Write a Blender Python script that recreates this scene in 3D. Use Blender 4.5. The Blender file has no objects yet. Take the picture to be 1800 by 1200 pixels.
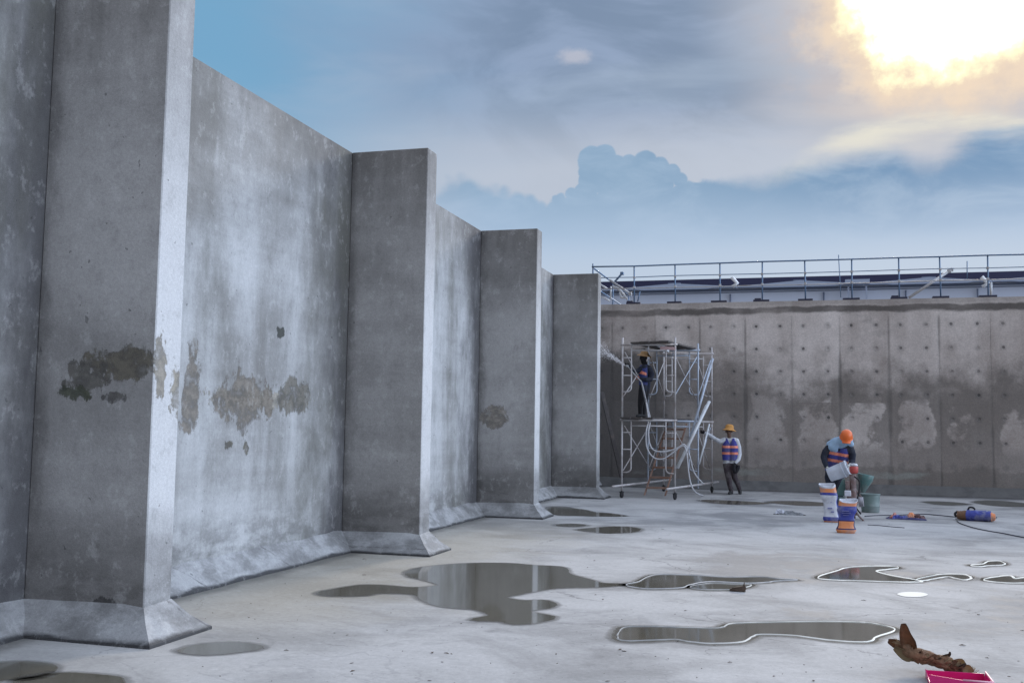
import bpy, bmesh, math, random
from mathutils import Vector, Matrix
from mathutils.geometry import tessellate_polygon
import numpy as np
random.seed(7)
S = bpy.context.scene
COL = S.collection

# ------------------------------------------------------------------ camera
YAW, PITCH, ROLL, FPX = 0.2858, 0.083, 0.015, 1794.5      # focal length in pixels of an 1800 px wide frame
CAM = Vector((0, 0, 1.6))
FW = Vector((-math.sin(YAW)*math.cos(PITCH), math.cos(YAW)*math.cos(PITCH), math.sin(PITCH)))
_r = Vector((math.cos(YAW), math.sin(YAW), 0)); _u = _r.cross(FW)
RT = math.cos(ROLL)*_r + math.sin(ROLL)*_u
UP = -math.sin(ROLL)*_r + math.cos(ROLL)*_u
cd = bpy.data.cameras.new('camera'); cam = bpy.data.objects.new('camera', cd); COL.objects.link(cam)
M = Matrix.Identity(4)
for i in range(3):
    M[i][0] = RT[i]; M[i][1] = UP[i]; M[i][2] = -FW[i]; M[i][3] = CAM[i]
cam.matrix_world = M
cd.sensor_width = 36; cd.sensor_fit = 'HORIZONTAL'; cd.lens = FPX/1800*36
cd.clip_start = 0.05; cd.clip_end = 6000
S.camera = cam

def ray(x, y): return (FW + RT*((x-900)/FPX) - UP*((y-600)/FPX)).normalized()
def onz(x, y, z=0.0):
    d = ray(x, y); return CAM + d*((z-CAM.z)/d.z)
def ony(x, y, Y):
    d = ray(x, y); return CAM + d*(Y/d.y)
def azel(x, y):
    d = ray(x, y); return math.degrees(math.atan2(d.x, d.y)), math.degrees(math.asin(d.z))
def lin(r, g, b, k=1.0):
    f = lambda c: (c/255/12.92 if c/255 <= .04045 else ((c/255+.055)/1.055)**2.4)
    return (f(r)*k, f(g)*k, f(b)*k, 1)

# ------------------------------------------------------------------ node helper
class NT:
    def __init__(s, tree):
        s.t = tree; s.n = tree.nodes; s.l = tree.links; s.n.clear()
    def node(s, typ, **kw):
        n = s.n.new(typ)
        for k, v in kw.items(): setattr(n, k, v)
        return n
    def set(s, sock, v):
        if isinstance(v, bpy.types.NodeSocket): s.l.new(v, sock)
        elif v is not None: sock.default_value = v
    def m(s, op, a, b=None, c=None, clamp=False):
        n = s.node('ShaderNodeMath', operation=op, use_clamp=clamp)
        s.set(n.inputs[0], a); s.set(n.inputs[1], b); s.set(n.inputs[2], c)
        return n.outputs[0]
    def add(s, a, b): return s.m('ADD', a, b)
    def mul(s, a, b): return s.m('MULTIPLY', a, b)
    def sub(s, a, b): return s.m('SUBTRACT', a, b)
    def ss(s, v, a, b, lo=0.0, hi=1.0):
        n = s.node('ShaderNodeMapRange', interpolation_type='SMOOTHSTEP')
        s.set(n.inputs[0], v); s.set(n.inputs[1], a); s.set(n.inputs[2], b); s.set(n.inputs[3], lo); s.set(n.inputs[4], hi)
        return n.outputs[0]
    def mix(s, f, a, b, bt='MIX'):
        n = s.node('ShaderNodeMix', data_type='RGBA', blend_type=bt)
        s.set(n.inputs[0], f); s.set(n.inputs[6], a); s.set(n.inputs[7], b)
        return n.outputs[2]
    def noise(s, vec, scale, detail=4, rough=.55, dist=0.0, col=False):
        n = s.node('ShaderNodeTexNoise')
        s.set(n.inputs['Vector'], vec); n.inputs['Scale'].default_value = scale
        n.inputs['Detail'].default_value = detail; n.inputs['Roughness'].default_value = rough
        n.inputs['Distortion'].default_value = dist
        return n.outputs['Color' if col else 'Fac']
    def mapv(s, vec, scale=(1, 1, 1), loc=(0, 0, 0)):
        n = s.node('ShaderNodeMapping'); s.set(n.inputs[0], vec)
        n.inputs['Scale'].default_value = scale; n.inputs['Location'].default_value = loc
        return n.outputs[0]
    def add_v(s, a, b, k):
        n = s.node('ShaderNodeVectorMath', operation='MULTIPLY_ADD'); s.set(n.inputs[0], b); n.inputs[1].default_value = (k, k, 0); s.set(n.inputs[2], a); return n.outputs[0]
    def sep(s, v):
        n = s.node('ShaderNodeSeparateXYZ'); s.set(n.inputs[0], v); return n.outputs
    def comb(s, x, y, z):
        n = s.node('ShaderNodeCombineXYZ'); s.set(n.inputs[0], x); s.set(n.inputs[1], y); s.set(n.inputs[2], z); return n.outputs[0]
    def curve(s, v, pts):
        n = s.node('ShaderNodeFloatCurve'); c = n.mapping.curves[0]
        c.points[0].location = pts[0]; c.points[-1].location = pts[-1]
        for p in pts[1:-1]: c.points.new(*p)
        for p in c.points: p.handle_type = 'VECTOR'
        n.mapping.update(); s.set(n.inputs['Value'], v); return n.outputs[0]

# ------------------------------------------------------------------ world: evening sky, sun glowing behind broken cloud
SUN_AZ, SUN_EL = 6.4, 21.5
W = bpy.data.worlds.new("World"); S.world = W; W.use_nodes = True
w = NT(W.node_tree)
SKYK = 0.1
def sk(r, g, b, k=1.0): return lin(r, g, b, k/SKYK)
nish = w.node('ShaderNodeTexSky', sky_type='NISHITA', sun_disc=False)
nish.sun_elevation = math.radians(SUN_EL); nish.sun_rotation = math.radians(SUN_AZ)
gen = w.node('ShaderNodeTexCoord').outputs['Generated']
X, Y, Z = w.sep(gen)
az = w.m('DEGREES', w.m('ARCTAN2', X, Y)); el = w.m('DEGREES', w.m('ARCSINE', Z))
ae = w.comb(az, el, 0.0)
nbig = w.noise(w.mapv(ae, (.045, .12, 1)), 1.0, 5, .55)
nwis = w.noise(w.mapv(ae, (.05, .22, 1), (3, 8, 0)), 1.0, 5, .5, .6)
npuff = w.noise(ae, .42, 6, .62)
npuff2 = w.noise(w.mapv(ae, (1, 1.3, 1), (20, 4, 0)), .7, 7, .66)
# clear-to-veiled upper sky
upper = w.mix(w.ss(w.add(az, w.mul(w.sub(nbig, .5), 22)), -33, -15), sk(112, 160, 194), sk(136, 155, 183))
grey = w.mul(w.ss(w.add(w.noise(w.mapv(ae, (.083, .15, 1), (1.43, 5.37, .4)), 1.0, 6, .55, 1.6), w.mul(w.ss(el, 13, 19), .12)), .46, .70), w.ss(az, -26, -14))
upper = w.mix(w.mul(grey, .85), upper, sk(110, 131, 158))
upper = w.mix(w.mul(w.ss(nwis, .45, .72), .55), upper, sk(160, 177, 198))
upper = w.mix(w.mul(w.ss(w.add(el, w.mul(w.sub(nwis, .5), 6)), 19.0, 14.0), w.ss(az, -33, -17, .2, .8)), upper, sk(184, 192, 205))
# warm veil around the sun
dx = w.mul(w.sub(az, 7.4), .8); dy = w.sub(el, 22.9)
dist = w.m('SQRT', w.add(w.mul(dx, dx), w.mul(dy, dy)))
dn = w.add(w.add(w.sub(dist, .45), w.mul(w.sub(npuff, .5), 3.6)), w.mul(w.sub(nwis, .5), 2.0))
dn2 = w.add(dist, w.mul(w.sub(nwis, .5), 5))
upper = w.mix(w.ss(dn2, 11.5, 6.0, 0, .9), upper, sk(180, 180, 187))
upper = w.mix(w.mul(w.ss(dn2, 8.2, 5.2), w.ss(el, 14.5, 17.5)), upper, sk(206, 194, 186))
puffs = w.mul(w.ss(npuff2, .42, .62), w.mul(w.ss(dn2, 9.5, 7.0), w.ss(el, 16.0, 18.0)))
upper = w.mix(w.mul(puffs, .6), upper, sk(176, 172, 178))
# lens-shaped bright cloud under the sun
lx = w.mul(w.sub(az, 6.2), .20)
lens = w.add(w.sub(17.1, el), w.mul(w.mul(lx, lx), -1.1))
lens = w.add(lens, w.add(w.mul(w.sub(nwis, .5), 2.6), w.mul(w.sub(npuff, .5), .7)))
lm = w.mul(w.ss(lens, -.1, .9), w.ss(lens, 3.0, .4))
lm = w.mul(w.mul(lm, w.ss(az, -5.0, 4.5)), w.ss(w.noise(w.mapv(ae, (.12, .5, 1), (9, 1, 0)), 1.0, 5, .6), .38, .62, .3, 1.0))
upper = w.mix(w.mul(lm, .8), upper, sk(226, 222, 203))
# little lone puff
e0 = azel(1010, 99); px_ = w.mul(w.sub(az, e0[0]), .95); py_ = w.mul(w.sub(el, e0[1]), 2.2)
pd = w.add(w.m('SQRT', w.add(w.mul(px_, px_), w.mul(py_, py_))), w.mul(w.sub(npuff2, .5), 1.6))
upper = w.mix(w.ss(pd, 1.25, .25, 0, .6), upper, sk(190, 190, 200))
# blinding gap in the cloud, yellow torn edges
upper = w.mix(w.ss(dn, 6.6, 4.5, 0, .75), upper, sk(232, 208, 180))
upper = w.mix(w.ss(dn, 4.95, 4.1), upper, sk(255, 247, 205, 1.02))
upper = w.mix(w.ss(dn, 4.35, 3.0), upper, sk(255, 253, 236, 2.4))
# dark cumulus bank below; its outline by azimuth
OUT = [(300, 460), (520, 420), (700, 380), (760, 340), (785, 308), (830, 300), (870, 320), (905, 327), (940, 342), (966, 349), (1000, 343), (1020, 335),
       (1060, 318), (1130, 312), (1204, 316), (1250, 312),
       (1330, 296), (1400, 272), (1460, 262), (1520, 250), (1575, 243), (1610, 262), (1645, 268), (1675, 250), (1705, 228), (1735, 216), (1765, 220), (1800, 212)]
pts = [(0.0, .2)]
for (x, y) in OUT:
    a, e = azel(x, y); pts.append(((a+45)/65, e/30))
pts.append((1.0, 17.5/30))
azd = w.add(az, w.mul(w.sub(npuff2, .5), .5))
outl = w.mul(w.curve(w.m('DIVIDE', w.add(azd, 45.0), 65.0), pts), 30.0)
vor = w.node('ShaderNodeTexVoronoi', feature='SMOOTH_F1'); w.set(vor.inputs['Vector'], w.comb(w.add(az, w.mul(npuff2, .6)), w.add(el, w.mul(npuff, .5)), 0.0)); vor.inputs['Scale'].default_value = 1.15; vor.inputs['Smoothness'].default_value = .25
outl = w.add(outl, w.mul(w.mul(w.sub(nwis, .5), w.ss(az, -6.0, 2.0)), 5.5))
over = w.sub(w.add(w.add(outl, w.mul(w.sub(npuff2, .5), .55)), w.mul(w.mul(w.sub(.42, vor.outputs[0]), w.ss(az, -4.5, -8.0)), w.ss(az, -20, -14, .5, 1.25))), el)
soft = w.add(w.ss(az, -6.5, -1.5, .15, 1.7), w.ss(az, -13.0, -17.0, 0, .7))
lump = None                                            # the towering cumulus head
lva = w.add(az, w.mul(w.sub(npuff2, .5), .42)); lve = w.add(el, w.mul(w.sub(npuff, .5), .42))
for (x, y, r) in ((1039, 281, 26), (1062, 276, 23), (1035, 300, 19), (1031, 317, 16), (1083, 293, 22), (1107, 289, 19), (1134, 284, 21), (1158, 294, 20), (1180, 305, 18), (1196, 317, 14),
                  (1060, 312, 30), (1120, 316, 30), (1165, 322, 22), (1006, 342, 13), (986, 349, 10), (1087, 326, 30), (1030, 338, 22), (1140, 330, 30)):
    a, e = azel(x, y)
    ddx = w.sub(lva, a); ddy = w.sub(lve, e)
    d_ = w.sub(r/31.6, w.m('SQRT', w.add(w.mul(ddx, ddx), w.mul(ddy, ddy))))
    lump = d_ if lump is None else w.m('SMOOTH_MAX', lump, d_, .06)
bank = w.m('MAXIMUM', w.ss(over, 0.0, soft), w.mul(w.ss(lump, -.03, .10), w.ss(az, -18.5, -16.0, .55, 1.0)))
bcol = w.mix(w.ss(az, -14, 8), sk(128, 158, 186), sk(88, 132, 172))
bcol = w.mix(w.mul(w.ss(w.noise(w.mapv(ae, (.16, .34, 1), (2, 2, 0)), 1.0, 6, .6, .5), .42, .68), .55), bcol, sk(158, 181, 205))
bcol = w.mix(w.ss(w.add(el, w.mul(w.sub(nbig, .5), 3)), 14.2, 9.0), bcol, sk(166, 187, 212))
bcol = w.mix(w.ss(el, 11.0, 8.2), bcol, sk(176, 192, 212))
bank = w.mul(bank, w.ss(az, -24, -17, .55, 1.0))
front = w.mix(bank, upper, bcol)
front = w.mix(w.ss(el, 7.5, 4.0), front, sk(196, 206, 216))
# out of frame: unseen sky brightened overhead and to the right to light the walls, duller behind
zen = w.mix(w.ss(nbig, .35, .7), sk(205, 214, 232, 1.3), sk(170, 192, 226, .95))
ca = w.m('COSINE', w.m('RADIANS', w.sub(az, 62.0)))
side = w.mix(w.ss(ca, -.25, .9), sk(150, 147, 148, 1.08), sk(195, 209, 231, 4.2))
rest = w.mix(w.ss(el, 25.0, 60.0), side, zen)
infront = w.mul(w.mul(w.ss(az, 22.0, 12.5), w.ss(az, -62, -46)), w.ss(el, 33.0, 24.5))
cloud = w.mix(infront, rest, front)
final = w.mix(.97, nish.outputs[0], cloud)
bg = w.node('ShaderNodeBackground'); w.set(bg.inputs['Color'], final); bg.inputs['Strength'].default_value = SKYK
w.l.new(bg.outputs[0], w.node('ShaderNodeOutputWorld').inputs[0])

# ------------------------------------------------------------------ sun, veiled
sd = bpy.data.lights.new('sun', 'SUN'); sun = bpy.data.objects.new('sun', sd); COL.objects.link(sun)
sd.energy = 1.4; sd.angle = math.radians(10); sd.color = (1, .88, .74)
a, e = math.radians(SUN_AZ), math.radians(SUN_EL)
sdir = Vector((math.sin(a)*math.cos(e), math.cos(a)*math.cos(e), math.sin(e)))
sun.rotation_euler = sdir.to_track_quat('Z', 'Y').to_euler()
sun.location = sdir*60

S.view_settings.view_transform = 'Standard'; S.view_settings.look = 'None'
S.view_settings.exposure = 0.13; S.view_settings.gamma = 1.0; S.view_settings.use_curve_mapping = False

# ------------------------------------------------------------------ object helpers
def link(name, mesh, mats, parent=None, smooth=False):
    o = bpy.data.objects.new(name, mesh); COL.objects.link(o)
    for mt in (mats if isinstance(mats, (list, tuple)) else [mats]): mesh.materials.append(mt)
    if smooth:
        for p in mesh.polygons: p.use_smooth = True
    if parent: o.parent = parent
    return o
def obj(name, bm, mats, parent=None, smooth=False):
    me = bpy.data.meshes.new(name); bmesh.ops.recalc_face_normals(bm, faces=bm.faces[:]); bm.to_mesh(me); bm.free()
    return link(name, me, mats, parent, smooth)
def tag(o, label, cat=None, group=None, kind=None):
    o['label'] = label
    if cat: o['category'] = cat
    if group: o['group'] = group
    if kind: o['kind'] = kind
    return o
def thing(name, label, cat, loc=(0, 0, 0), rz=0.0, group=None):
    o = bpy.data.objects.new(name, None); COL.objects.link(o); o.empty_display_size = .1
    o.location = loc; o.rotation_euler = (0, 0, rz)
    return tag(o, label, cat, group)
def dup(root, loc=None, rz=None, label=None):
    r = root.copy(); COL.objects.link(r)
    if loc is not None: r.location = loc
    if rz is not None: r.rotation_euler = (0, 0, rz)
    if label: r['label'] = label
    for ch in list(root.children):
        c = ch.copy(); COL.objects.link(c); c.parent = r
        for g in list(ch.children):
            d = g.copy(); COL.objects.link(d); d.parent = c
    return r
def box(bm, x0, x1, y0, y1, z0, z1, mat=0, T=None):
    vs = [bm.verts.new(Vector(p) if T is None else T @ Vector(p)) for p in
          ((x0, y0, z0), (x1, y0, z0), (x1, y1, z0), (x0, y1, z0), (x0, y0, z1), (x1, y0, z1), (x1, y1, z1), (x0, y1, z1))]
    for f in ((0, 3, 2, 1), (4, 5, 6, 7), (0, 1, 5, 4), (1, 2, 6, 5), (2, 3, 7, 6), (3, 0, 4, 7)):
        bm.faces.new([vs[i] for i in f]).material_index = mat
    return vs
def bevel(bm, w_, seg=1):
    bmesh.ops.bevel(bm, geom=bm.edges[:], offset=w_, segments=seg, affect='EDGES', profile=.5)
def prism(bm, poly, ext, mat=0):
    """closed polygon (3-D points) extruded along ext"""
    a_ = [bm.verts.new(p) for p in poly]; b_ = [bm.verts.new(Vector(p)+Vector(ext)) for p in poly]
    n = len(poly)
    fs = [bm.faces.new(a_), bm.faces.new(b_[::-1])]
    for i in range(n): fs.append(bm.faces.new((a_[i], b_[i], b_[(i+1) % n], a_[(i+1) % n])))
    for f in fs: f.material_index = mat
def tube(bm, pts, rad, seg=8, mat=0, sy=1.0):
    pts = [Vector(p) for p in pts]
    if not isinstance(rad, (list, tuple)): rad = [rad]*len(pts)
    rings = []; nrm = None
    for i, p in enumerate(pts):
        t = (pts[min(i+1, len(pts)-1)] - pts[max(i-1, 0)]).normalized()
        if nrm is None:
            nrm = t.orthogonal().normalized()
        else:
            nrm = (nrm - t*nrm.dot(t)).normalized()
        bn = t.cross(nrm)
        rings.append([bm.verts.new(p + (nrm*math.cos(2*math.pi*k/seg) + bn*math.sin(2*math.pi*k/seg)*sy)*rad[i]) for k in range(seg)])
    for i in range(len(rings)-1):
        for k in range(seg):
            f = bm.faces.new((rings[i][k], rings[i][(k+1) % seg], rings[i+1][(k+1) % seg], rings[i+1][k]))
            f.material_index = mat; f.smooth = True
    for rg in (rings[0][::-1], rings[-1]): bm.faces.new(rg).material_index = mat
def lathe(bm, prof, T=Matrix.Identity(4), seg=20, mat=0, sx=1.0, sy=1.0):
    rings = []
    for (r, z) in prof:
        rings.append([bm.verts.new(T @ Vector((r*sx*math.cos(2*math.pi*k/seg), r*sy*math.sin(2*math.pi*k/seg), z))) for k in range(seg)])
    for i in range(len(rings)-1):
        for k in range(seg):
            f = bm.faces.new((rings[i][k], rings[i][(k+1) % seg], rings[i+1][(k+1) % seg], rings[i+1][k])); f.material_index = mat; f.smooth = True
    return rings
def catmull(pts, n=6, closed=False):
    P = [Vector(p) for p in pts]; L = len(P); out = []
    for i in range(L if closed else L-1):
        p0 = P[(i-1) % L] if closed or i > 0 else P[0]; p1 = P[i]; p2 = P[(i+1) % L]
        p3 = P[(i+2) % L] if closed or i+2 < L else P[-1]
        for k in range(n):
            t = k/n
            out.append(.5*((2*p1) + (p2-p0)*t + (2*p0-5*p1+4*p2-p3)*t*t + (3*p1-p0-3*p2+p3)*t**3))
    if not closed: out.append(P[-1])
    return out

# ------------------------------------------------------------------ plain materials
def newmat(name):
    mt = bpy.data.materials.new(name); mt.use_nodes = True
    n = NT(mt.node_tree); b = n.node('ShaderNodeBsdfPrincipled')
    out = n.node('ShaderNodeOutputMaterial'); n.l.new(b.outputs[0], out.inputs[0])
    return mt, n, b, out
def simple(name, col, rough=.6, var=.18, scale=14, metal=0.0, bump=.0, dirt=None, dirt_amt=.5):
    mt, n, b, out = newmat(name)
    tc = n.node('ShaderNodeTexCoord').outputs['Object']
    nz = n.noise(tc, scale, 5, .6)
    c = n.mix(nz, tuple(max(0, k*(1-var)) for k in col[:3])+(1,), tuple(min(1, k*(1+var)) for k in col[:3])+(1,))
    if dirt:
        c = n.mix(n.mul(n.ss(n.noise(tc, scale*.45, 6, .65), .46, .66), dirt_amt), c, tuple(dirt)+(1,))
    n.set(b.inputs['Base Color'], c); b.inputs['Metallic'].default_value = metal
    n.set(b.inputs['Roughness'], n.add(rough-.1, n.mul(nz, .2)))
    if bump:
        bp = n.node('ShaderNodeBump'); bp.inputs['Strength'].default_value = bump; bp.inputs['Distance'].default_value = .01
        n.set(bp.inputs['Height'], n.noise(tc, scale*3, 4)); n.l.new(bp.outputs[0], b.inputs['Normal'])
    return mt

# ------------------------------------------------------------------ concrete
def ellipse(n, u, v, cu, cv, ru, rv, nz, amt=.9, nf=None):
    if nf is not None and min(ru, rv) < .13: nz = nf
    du = n.m('DIVIDE', n.sub(u, cu), ru); dv = n.m('DIVIDE', n.sub(v, cv), rv)
    d = n.m('SQRT', n.add(n.mul(du, du), n.mul(dv, dv)))
    return n.ss(n.add(d, n.mul(n.sub(nz, .5), amt)), 1.10, .84)

def side_wall_material(name, light, dark, patches=(), streak=1.0):
    """poured concrete, stained; patches = (axis u, cu, cz, ru, rz, colour, guard axis, lo, hi)"""
    mt, n, b, out = newmat(name)
    pos = n.node('ShaderNodeNewGeometry').outputs['Position']
    x, y, z = n.sep(pos)
    cloudy = n.noise(pos, .55, 5, .5, .3)
    st = n.noise(n.mapv(pos, (1.5, 1.5, .28)), 1.0, 6, .6, .5)
    st2 = n.noise(n.mapv(pos, (5, 5, .5), (5, 2, 0)), 1.0, 5, .6)
    fine = n.noise(pos, 38, 4, .8)
    grit = n.noise(pos, 120, 2, .8)
    horiz = n.noise(n.mapv(pos, (.25, .25, 3.2)), 1.0, 4, .6)
    f = n.add(n.mul(cloudy, .75), n.add(n.mul(st, .5*streak), n.mul(st2, .12*streak)))
    f = n.add(f, n.mul(n.sub(horiz, .5), .25))
    mid_ = .375+.31*streak
    c = n.mix(n.ss(n.sub(f, n.mul(n.ss(z, 2.6, 5.2), .10)), mid_-.24, mid_+.13), dark+(1,), light+(1,))
    if name.endswith('buttress'):                     # narrow outer face, paler towards its foot
        tip = n.mul(n.m('GREATER_THAN', x, AX+PR-.009), n.ss(n.add(z, n.mul(n.sub(cloudy, .5), 2.5)), 5.0, 2.4, .1, .95))
        c = n.mix(tip, c, n.mix(cloudy, (.58, .585, .59, 1), (.70, .705, .71, 1)))
    # stains running down from the top, damp mottling near the base
    top = n.mul(n.ss(z, 3.3, 5.1), n.ss(n.add(st, n.mul(st2, .4)), .52, .86))
    c = n.mix(n.mul(top, .6), c, (.085, .08, .072, 1))
    pat = n.noise(n.mapv(pos, (1, 1, 2.4)), 1.9, 6, .65)
    base = n.mul(n.ss(n.add(z, n.mul(n.sub(pat, .5), 1.1)), .85, .42), n.ss(pat, .38, .62))
    c = n.mix(n.mul(base, .55), c, (.075, .072, .068, 1))
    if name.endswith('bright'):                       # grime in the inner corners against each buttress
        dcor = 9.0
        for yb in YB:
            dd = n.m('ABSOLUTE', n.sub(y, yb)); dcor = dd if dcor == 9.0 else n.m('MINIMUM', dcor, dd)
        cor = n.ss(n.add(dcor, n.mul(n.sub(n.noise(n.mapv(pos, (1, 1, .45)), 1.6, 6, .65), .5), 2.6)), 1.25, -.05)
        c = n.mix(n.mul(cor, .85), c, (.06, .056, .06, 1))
        vb = n.ss(n.noise(n.mapv(pos, (1, .85, .16), (0, 3.3, 0)), 1.0, 6, .58), .47, .64)
        c = n.mix(n.mul(vb, n.ss(n.noise(pos, 1.1, 5, .6), .3, .65, .2, .85)), c, (.135, .132, .112, 1))
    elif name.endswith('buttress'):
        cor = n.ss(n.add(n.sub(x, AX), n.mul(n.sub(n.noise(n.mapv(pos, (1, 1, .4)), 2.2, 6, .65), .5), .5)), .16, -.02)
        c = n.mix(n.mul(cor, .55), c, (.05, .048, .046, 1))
        hb = n.ss(n.add(z, n.mul(n.sub(n.noise(n.mapv(pos, (.8, .8, 2)), 1.2, 5, .6), .5), .9)), 1.15, .55)
        c = n.mix(n.mul(hb, .5), c, (.075, .068, .062, 1))
    # small rust and mildew blots
    blot = n.ss(n.noise(n.mapv(pos, (1, 1, .8), (3, 1, 7)), 2.3, 6, .7), .66, .76)
    c = n.mix(n.mul(blot, .4), c, (.07, .068, .055, 1))
    warp = n.noise(n.mapv(pos, (1, 1, .62)), 4.6, 7, .70, .3); warpf = n.noise(n.mapv(pos, (1, 1, .7)), 13, 6, .65); blotch = n.noise(n.mapv(pos, (1, 1, 1.4)), 6.5, 5, .6)
    for (ax, cu, cz, ru, rz, colr, gax, lo, hi) in patches:
        u = {'x': x, 'y': y}[ax]; g = {'x': x, 'y': y}[gax]
        mk = ellipse(n, u, z, cu, cz, ru, rz, warp, 3.1, warpf)
        gd = n.mul(n.m('GREATER_THAN', g, lo), n.m('LESS_THAN', g, hi))
        c = n.mix(n.mul(n.mul(mk, gd), n.ss(blotch, .25, .5, .45, .92)), c, n.mix(n.ss(n.add(n.mul(n.sub(1.0, mk), -.25), blotch), .38, .62), tuple(k*.75 for k in colr)+(1,), tuple(k*1.6 for k in colr)+(1,)))
    # dark line where the wall meets the floor
    toe = n.ss(n.add(z, n.mul(n.sub(pat, .5), .10)), .05, .02)
    if name == 'mortar_fillet':
        jy = n.m('ABSOLUTE', n.sub(n.m('FRACT', n.add(n.m('DIVIDE', n.add(y, n.add(n.mul(z, 1.1), n.mul(warp, .15))), 1.63), .1)), .5))
        c = n.mix(n.mul(n.ss(jy, .012, .004), n.mul(n.ss(blotch, .38, .6), .6)), c, (.08, .075, .075, 1))
    c = n.mix(n.mul(toe, .95), c, (.03, .03, .032, 1))
    mot = n.noise(n.mapv(pos, (1, 1, .75), (4, 4, 4)), 7.5, 6, .72)
    c = n.mix(n.mul(n.ss(mot, .50, .70), .20), c, (.07, .068, .064, 1))
    c = n.mix(n.mul(n.ss(mot, .46, .34), .22), c, (.68, .68, .67, 1))
    c = n.mix(n.ss(fine, .3, .72), n.mix(.18, c, (.02, .02, .02, 1)), c)
    c = n.mix(n.ss(grit, .3, .7), n.mix(.14, c, (.02, .02, .022, 1)), n.mix(.03, c, (.9, .9, .92, 1)))
    pit = n.ss(n.noise(pos, 17, 2, .4), .735, .77)
    c = n.mix(n.mul(pit, .45), c, (.05, .05, .05, 1))
    n.set(b.inputs['Base Color'], c); n.set(b.inputs['Roughness'], n.add(.72, n.mul(st, .2)))
    b.inputs['Specular IOR Level'].default_value = .3
    bp = n.node('ShaderNodeBump'); bp.inputs['Strength'].default_value = .5; bp.inputs['Distance'].default_value = .012
    n.set(bp.inputs['Height'], n.add(n.mul(fine, .5), n.sub(n.mul(cloudy, 1.5), n.mul(pit, .6)))); n.l.new(bp.outputs[0], b.inputs['Normal'])
    return mt

AX, PR, TH = -5.775, 1.066, 0.331                       # wall plane, buttress projection, buttress thickness
YB = [6.557, 12.060, 17.544, 23.025]
H, HB, FC, FH, DY = 5.156, 5.07, 0.225, 0.248, 28.242
def pw(x, y):                                            # a spot on the wall plane
    d = ray(x, y); p = CAM + d*(AX/d.x); return p.y, p.z
def pn(x, y, i): p = ony(x, y, YB[i]); return p.x, p.z
brown = (.085, .075, .055); tan = (.15, .13, .105)
pt = []
for (cx, cy, rx, ry, colr) in ((455, 702, .95, .10, (.26, .24, .20)), (425, 703, .42, .27, tan), (520, 698, .42, .20, (.12, .11, .09)), (470, 705, .12, .2, tan), (335, 690, .17, .40, tan), (495, 583, .10, .07, (.03, .033, .025)),
                               (400, 782, .07, .05, brown), (432, 785, .05, .07, brown)):
    cu, cz = pw(cx, cy); pt.append(('y', cu, cz, rx, ry, colr, 'x', AX-.05, AX+.05))
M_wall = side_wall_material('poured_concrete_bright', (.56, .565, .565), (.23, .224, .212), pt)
pt = []
for (cx, cy, rx, ry, colr) in ((222, 640, .33, .13, brown), (150, 665, .2, .12, (.085, .08, .07)), (130, 690, .14, .05, (.05, .055, .035)), (200, 697, .10, .045, (.07, .065, .06)), (185, 1062, .10, .045, (.035, .033, .032))):
    cu, cz = pn(cx, cy, 0); pt.append(('x', cu, cz, rx, ry, colr, 'y', YB[0]-.02, YB[0]+.02))
d_ = ray(285, 650); p_ = CAM + d_*((AX+PR)/d_.x)
pt.append(('y', p_.y-.02, p_.z+.03, .07, .28, (.2, .18, .145), 'x', AX+PR-.02, AX+PR+.02))
d_ = ray(312, 690); p_ = CAM + d_*((AX+PR)/d_.x)
pt.append(('y', p_.y, p_.z, .09, .17, (.21, .19, .15), 'x', AX+PR-.02, AX+PR+.02))
cu, cz = pn(868, 733, 2); pt.append(('x', cu, cz, .25, .20, (.19, .17, .145), 'y', YB[2]-.02, YB[2]+.02))
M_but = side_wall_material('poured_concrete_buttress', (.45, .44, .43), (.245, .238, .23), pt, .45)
M_fil = side_wall_material('mortar_fillet', (.47, .475, .48), (.29, .287, .285), (), .5)

# ------------------------------------------------------------------ side wall and buttresses
def fillet_prism(bm, p0, p1, out, jag=0):
    """45-degree mortar bead from p0 to p1 with its foot pushed along out"""
    a_, b_ = Vector(p0), Vector(p1); o_ = Vector(out)*FC
    n_ = max(1, int((b_-a_).length/.22)) if jag else 1
    prev = None
    for i in range(n_+1):
        p = a_.lerp(b_, i/n_); k = 1+random.uniform(-jag, jag); q = 1+random.uniform(-jag, jag)*.8
        cur = [bm.verts.new(p+Vector((0, 0, -.05))), bm.verts.new(p+o_*k+Vector((0, 0, -.05))), bm.verts.new(p+o_*k+Vector((0, 0, .02))), bm.verts.new(p+Vector((0, 0, FH*q)))]
        if prev:
            for k2 in range(4): bm.faces.new((prev[k2], prev[(k2+1) % 4], cur[(k2+1) % 4], cur[k2]))
        else: bm.faces.new(cur[::-1])
        prev = cur
    bm.faces.new(prev)

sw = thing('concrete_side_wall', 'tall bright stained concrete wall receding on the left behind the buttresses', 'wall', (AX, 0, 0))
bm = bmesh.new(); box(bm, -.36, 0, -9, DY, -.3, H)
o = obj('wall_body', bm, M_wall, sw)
bm = bmesh.new()
ends = [-9] + YB
for i in range(4):
    fillet_prism(bm, (0.001, ends[i]+(TH if i else 0), 0), (0.001, ends[i+1], 0), (1, 0, 0), .07)
fillet_prism(bm, (0.001, YB[3]+TH, 0), (0.001, DY, 0), (1, 0, 0), .07)
obj('base_fillet', bm, M_fil, sw)

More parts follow.
